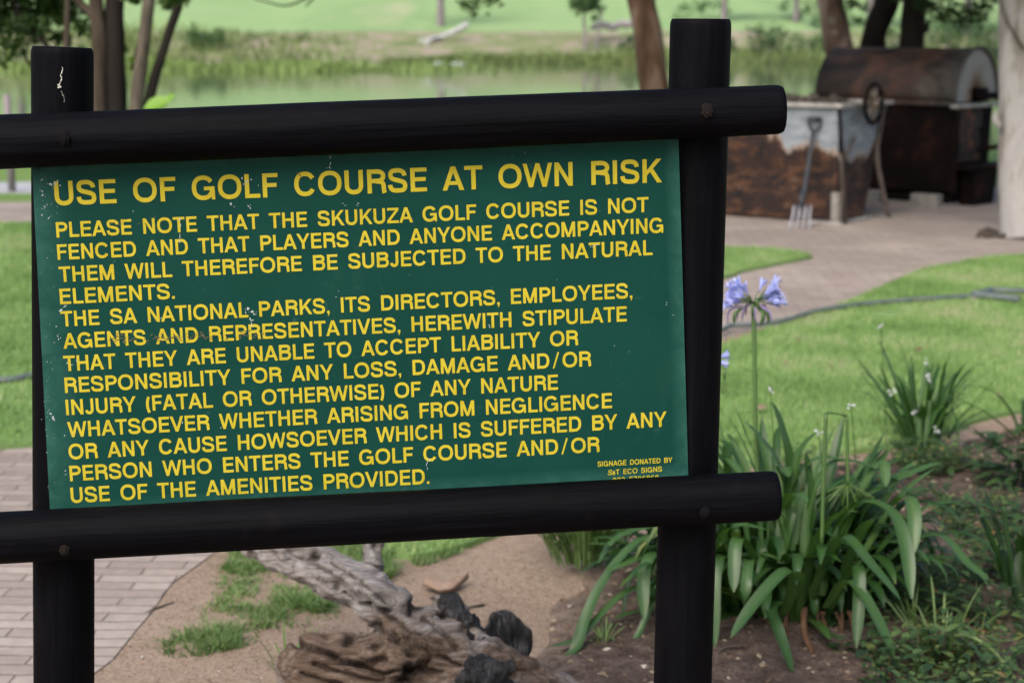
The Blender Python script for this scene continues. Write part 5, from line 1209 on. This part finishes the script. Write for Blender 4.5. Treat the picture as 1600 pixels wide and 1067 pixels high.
# trees behind and beside the barbecues
D4 = 18.5
t3 = empty('flaking_tree', tuple(gnd(1340, 285)), 'tree with flaking patched bark rising behind the left end of the hood', 'tree')
stems('trunk', [([(1345,290),(1330,180),(1311,78),(1303,30),(1296,-10),(1280,-120),(1270,-300)], 50, 36)], BARK_PATCH, t3, D4 - .6, 14, .12)
mb = MB()
for x, y, w_, h2 in ((1300,33,16,13),(1306,52,12,8)):
    q = [(x-w_/2, y-h2/2), (x+w_/2, y-h2/2+2), (x+w_/2-2, y+h2/2), (x-w_/2+1, y+h2/2-1)]
    a_ = [at(px, py, D4 - .6 - .165) for px, py in q]; b_ = [at(px, py, D4 - .6 - .10) for px, py in q]; mb.hexa(b_, a_)
mb.build('bark_patch', BARK_TAN, t3, False)
c = at(1240, -420, D4); leaves(clumps((c.x, c.y, 6.0), 2.4, 36, .7), (.08, .15), LF_MID, t3, 7500)
t4 = empty('dark_tree', tuple(gnd(1390, 282)), 'dark double trunked tree rising behind the middle of the hood', 'tree')
stems('trunk', [([(1380,285),(1366,140),(1364,72),(1374,30),(1386,0),(1420,-120),(1440,-320)], 42, 36)], BARK_DARK, t4, D4, 12)
stems('trunk', [([(1400,285),(1418,140),(1424,72),(1428,30),(1432,0),(1450,-120),(1500,-320)], 42, 34)], BARK_DARK, t4, D4, 12)
stems('limb', [([(1430,60),(1446,48),(1452,30)], 12, 5)], BARK_DARK, t4, D4, 8)
cl = [(at(x, y, D4 - .8), rp(r, D4)) for x, y, r in [(1330,8,16),(1350,12,14),(1340,30,8),(1455,10,22),(1490,18,24),(1520,22,24),(1505,38,14),(1540,10,20),(1470,30,10),(1530,46,7),(1440,5,14),(1400,-12,26),(1550,-20,40),(1480,-30,40)]]
leaves(cl, (.05, .10), LF_DARK, t4, 1500, droop=.4)
c = at(1440, -420, D4); leaves(clumps((c.x, c.y - 1.6, 4.9), 3.6, 110, .8), (.10, .18), LF_DARK, t4, 26000)
D6 = 13.3
t6 = empty('pale_tree', tuple(gnd(1600, 366)), 'tree with smooth whitish trunk standing on the patio at the right edge', 'tree')
stems('trunk', [([(1601,372),(1599,340),(1597,250),(1596,150),(1594,60),(1594,0),(1590,-150),(1580,-350)], 78, 58)], BARK_WHITE, t6, D6, 20, .06)
mb = MB(); mb.tube(spline([at(1562,172, D6 - .12), at(1556,186, D6 - .1), at(1563,200, D6 - .12)], 4), [.01, .018, .026, .03, .032, .03, .026, .018, .008], 10); mb.build('knot', BARK_WHITE, t6)
mb = MB(); mb.tube(spline([at(1560,-20, D6 - .2), at(1572,30, D6 - .22), at(1600,78, D6 - .24)], 6), .012, 6); mb.build('vine', BARK_TAN, t6)
c = at(1620, -420, D6); leaves(clumps((c.x - .2, c.y - .2, 4.6), 3.3, 110, .75), (.10, .18), LF_DARK, t6, 26000)
mb = MB()
for i in range(26):
    p = gnd(random.uniform(1520, 1600), 371 + random.gauss(0, 2.2)); p.z = .02; s = random.uniform(.03, .08); mb.tube([p, p + Vector((s, random.uniform(-.03, .03), .02)), p + Vector((2*s, random.uniform(-.05, .05), .005))], [.012, .02, .006], 6)
tag(mb.build('dark_debris', TWIG), 'dark heap of bark bits on the paving at the foot of the pale trunk', 'debris')
# post on the far side of the grey path, left strip
mb = MB(); b = gnd(19, 301); mb.tube([b, b + Vector((0,0,.5)), b + Vector((0,0,1.0))], [.042, .038, .038], 10, wob=.1); tag(mb.build('garden_post', BARK_FAR), 'slim grey post standing beside the grey path at far left', 'post')

# ------------------------------------------------------------------ far bank
def reeds(name, px0, px1, d0, d1, n, h, wd, mat, label, ts=0, zb=None, nz=.05):
    u = rng.random(n); dd = d0 + (d1-d0)*rng.random(n); px = px0 + (px1-px0)*np.clip(u + rng.normal(0, .07, n), -.2, 1.2)
    x = (px-CX)/F*dd; y = dd*1.0
    z = np.array([max(WL, H(a_, b_)) for a_, b_ in zip(x, y)]) if zb is None else np.full(n, zb)
    gate = np.array([noise.noise(Vector((a_*.16, b_*.16, 3))) for a_, b_ in zip(x, y)]); hh = rng.uniform(h[0], h[1], n) * np.clip(.75 + .9*gate, .25, 1.5)
    ln = rng.normal(0, .22, n)*hh; ww = rng.uniform(wd[0], wd[1], n)
    V = np.zeros((n, 4, 3)); B = np.stack([x, y, z - .05], 1); V[:, 0] = B; V[:, 0, 0] -= ww/2; V[:, 1] = B; V[:, 1, 0] += ww/2
    V[:, 2] = B + np.stack([ln + ww*.3, rng.normal(0, .15, n), hh*.75], 1); V[:, 3] = B + np.stack([ln*1.4, rng.normal(0, .2, n), hh], 1)
    tint = np.clip(.45 + ts + .5*gate + rng.normal(0, .15, n), 0, 1)
    tag(np_mesh(name, V.reshape(-1, 3), [(0,1,2), (0,2,3)], mat, tint), label, 'reeds', kind='stuff')
reeds('reed_bed', -150, 665, 112, 122, 5200, (.4, .95), (.06, .18), REED2, 'bright reed bed standing in the lake at left', .05, WL)
reeds('reeds', -150, 520, 141, 160, 2300, (.6, 1.5), (.08, .2), REED, 'duller reeds along the far bank at left')
reeds('reeds', 640, 1000, 143, 150, 2600, (.5, 1.2), (.08, .2), REED, 'reeds along the far bank in the middle', .0)
reeds('reeds', 1000, 1700, 142, 156, 3600, (.6, 1.7), (.1, .24), REED, 'tall reeds along the far bank at right', -.1)
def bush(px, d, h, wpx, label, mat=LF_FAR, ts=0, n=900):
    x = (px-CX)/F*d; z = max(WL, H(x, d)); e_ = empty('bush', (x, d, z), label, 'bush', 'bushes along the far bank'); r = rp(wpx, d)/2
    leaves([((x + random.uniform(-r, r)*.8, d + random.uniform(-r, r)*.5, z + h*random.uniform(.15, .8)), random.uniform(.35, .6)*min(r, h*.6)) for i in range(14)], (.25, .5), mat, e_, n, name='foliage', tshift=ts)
    mb = MB(); mb.tube([(x, d, z-.1), (x+.1, d, z+h*.5)], [.12, .05], 6); mb.build('stem', BARK_FAR, e_)
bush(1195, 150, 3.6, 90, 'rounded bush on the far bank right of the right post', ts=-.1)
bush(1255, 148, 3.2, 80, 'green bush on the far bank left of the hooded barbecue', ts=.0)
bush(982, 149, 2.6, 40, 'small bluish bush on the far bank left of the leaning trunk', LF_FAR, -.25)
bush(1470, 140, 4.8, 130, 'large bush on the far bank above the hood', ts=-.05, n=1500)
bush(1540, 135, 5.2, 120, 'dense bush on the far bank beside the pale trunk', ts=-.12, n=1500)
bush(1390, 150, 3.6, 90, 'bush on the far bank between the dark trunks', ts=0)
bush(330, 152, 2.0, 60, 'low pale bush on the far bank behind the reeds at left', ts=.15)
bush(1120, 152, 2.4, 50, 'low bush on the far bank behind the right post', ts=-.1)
def far_tree(px, d, wpx, hh, label, cr, mat=LF_FAR, ts=0, n=3500, low=None, trunk2=False):
    x = (px-CX)/F*d; z = H(x, d); e_ = empty('far_tree', (x, d, z), label, 'tree', 'trees on the far slope'); r = rp(wpx, d)/2
    mb = MB(); mb.tube(spline([(x, d, z-.2), (x+.05, d, z+hh*.3), (x-.1, d, z+hh*.6), (x, d, z+hh*.85)], 5), lerpl([r*1.25, r, r*.9, r*.4], 16), 10, wob=.15, ws=1.5)
    if trunk2: mb.tube(spline([(x+1, d, z-.2), (x+1.4, d, z+hh*.5), (x+1.6, d, z+hh*.8)], 5), lerpl([r, r*.6], 11), 8, wob=.15)
    mb.build('trunk', BARK_FAR, e_)
    leaves(clumps((x, d, z + hh), cr, 30, cr*.35, .6) + (low or []), (.3, .6), mat, e_, n, tshift=ts)
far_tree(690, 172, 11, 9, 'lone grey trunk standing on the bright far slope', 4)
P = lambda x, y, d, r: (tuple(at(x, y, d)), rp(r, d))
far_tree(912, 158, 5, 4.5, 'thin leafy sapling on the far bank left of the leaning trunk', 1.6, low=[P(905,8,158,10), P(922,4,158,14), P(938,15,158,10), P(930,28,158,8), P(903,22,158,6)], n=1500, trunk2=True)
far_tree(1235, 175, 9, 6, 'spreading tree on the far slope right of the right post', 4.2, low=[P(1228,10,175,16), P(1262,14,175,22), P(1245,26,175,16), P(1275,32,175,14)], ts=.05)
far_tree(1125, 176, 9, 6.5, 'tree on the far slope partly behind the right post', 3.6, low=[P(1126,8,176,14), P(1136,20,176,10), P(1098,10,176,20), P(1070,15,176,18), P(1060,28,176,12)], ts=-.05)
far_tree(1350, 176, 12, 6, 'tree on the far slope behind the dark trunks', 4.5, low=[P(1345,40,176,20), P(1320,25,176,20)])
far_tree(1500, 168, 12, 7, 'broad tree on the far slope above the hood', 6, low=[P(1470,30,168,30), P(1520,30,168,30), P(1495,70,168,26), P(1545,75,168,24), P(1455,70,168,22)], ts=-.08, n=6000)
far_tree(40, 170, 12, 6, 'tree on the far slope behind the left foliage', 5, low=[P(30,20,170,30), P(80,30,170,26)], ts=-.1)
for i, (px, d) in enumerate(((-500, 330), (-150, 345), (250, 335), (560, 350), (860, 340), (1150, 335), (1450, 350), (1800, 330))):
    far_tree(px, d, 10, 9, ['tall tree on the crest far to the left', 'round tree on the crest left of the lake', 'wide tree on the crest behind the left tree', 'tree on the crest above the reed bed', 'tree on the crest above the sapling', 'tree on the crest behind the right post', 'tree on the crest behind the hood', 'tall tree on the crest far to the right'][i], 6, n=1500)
mb = MB(); dlg = 158
mb.tube(spline([at(652, 68, dlg), at(690, 58, dlg), at(715, 47, dlg), at(731, 38, dlg)], 5), lerpl([rp(3.5, dlg), rp(5, dlg)], 16), 10, wob=.2, ws=1); mb.tube([at(690, 58, dlg), at(672, 62, dlg-1), at(664, 75, dlg-2)], rp(2.5, dlg), 8)
tag(mb.build('fallen_log', plain_mat('bleached_log', [(.3, (.30,.30,.30)), (.7, (.45,.45,.46))], 2)), 'bleached fallen log slanting down the far bank', 'log')
for (x0, x1, lab) in ((1010-95, 960, None), (672, 698, 'pale rock breaking the water at the end of the reed bed'), (704, 726, 'flatter pale rock in the water right of its neighbour')):
    if lab is None: continue
    d = 138; a_, b_ = at(x0, 97, d), at(x1, 98, d); mb = MB(); n = 10; P_ = [a_.lerp(b_, i/n) for i in range(n+1)]
    for p in P_: p.z = WL + .02
    mb.tube(P_, [.03 + .13*math.sin(math.pi*(i+.4)/(n+.8))*random.uniform(.6, 1.3) for i in range(n+1)], 8, wob=.4, ws=2)
    tag(mb.build('rock', plain_mat('pale_rock', [(.3, (.22,.24,.28)), (.7, (.38,.40,.45))], 3)), lab, 'rock', 'pale rocks in the lake')
for n_, (x0, y0, x1, lab) in enumerate(((930, 40, 958, 'grey boulder heap on the far bank left of the leaning trunk'), (965, 37, 992, 'pale boulder on the far bank touching the leaning trunk'))):
    d = 160; mb = MB()
    for i in range(5):
        p = at(x0 + (x1-x0)*i/4, y0 + random.uniform(-2, 3), d); mb.tube([p + Vector((-.5,0,-.2)), p, p + Vector((.6,0,-.15))], [.15, .42, .12], 8, wob=.4, ws=1.5)
    tag(mb.build('boulder', plain_mat('grey_boulder', [(.3, (.20,.18,.19)), (.7, (.36,.34,.34))], 1.5)), lab, 'boulder')
print('TOTAL polys', sum(len(o.data.polygons) for o in scene.objects if o.type == 'MESH'))
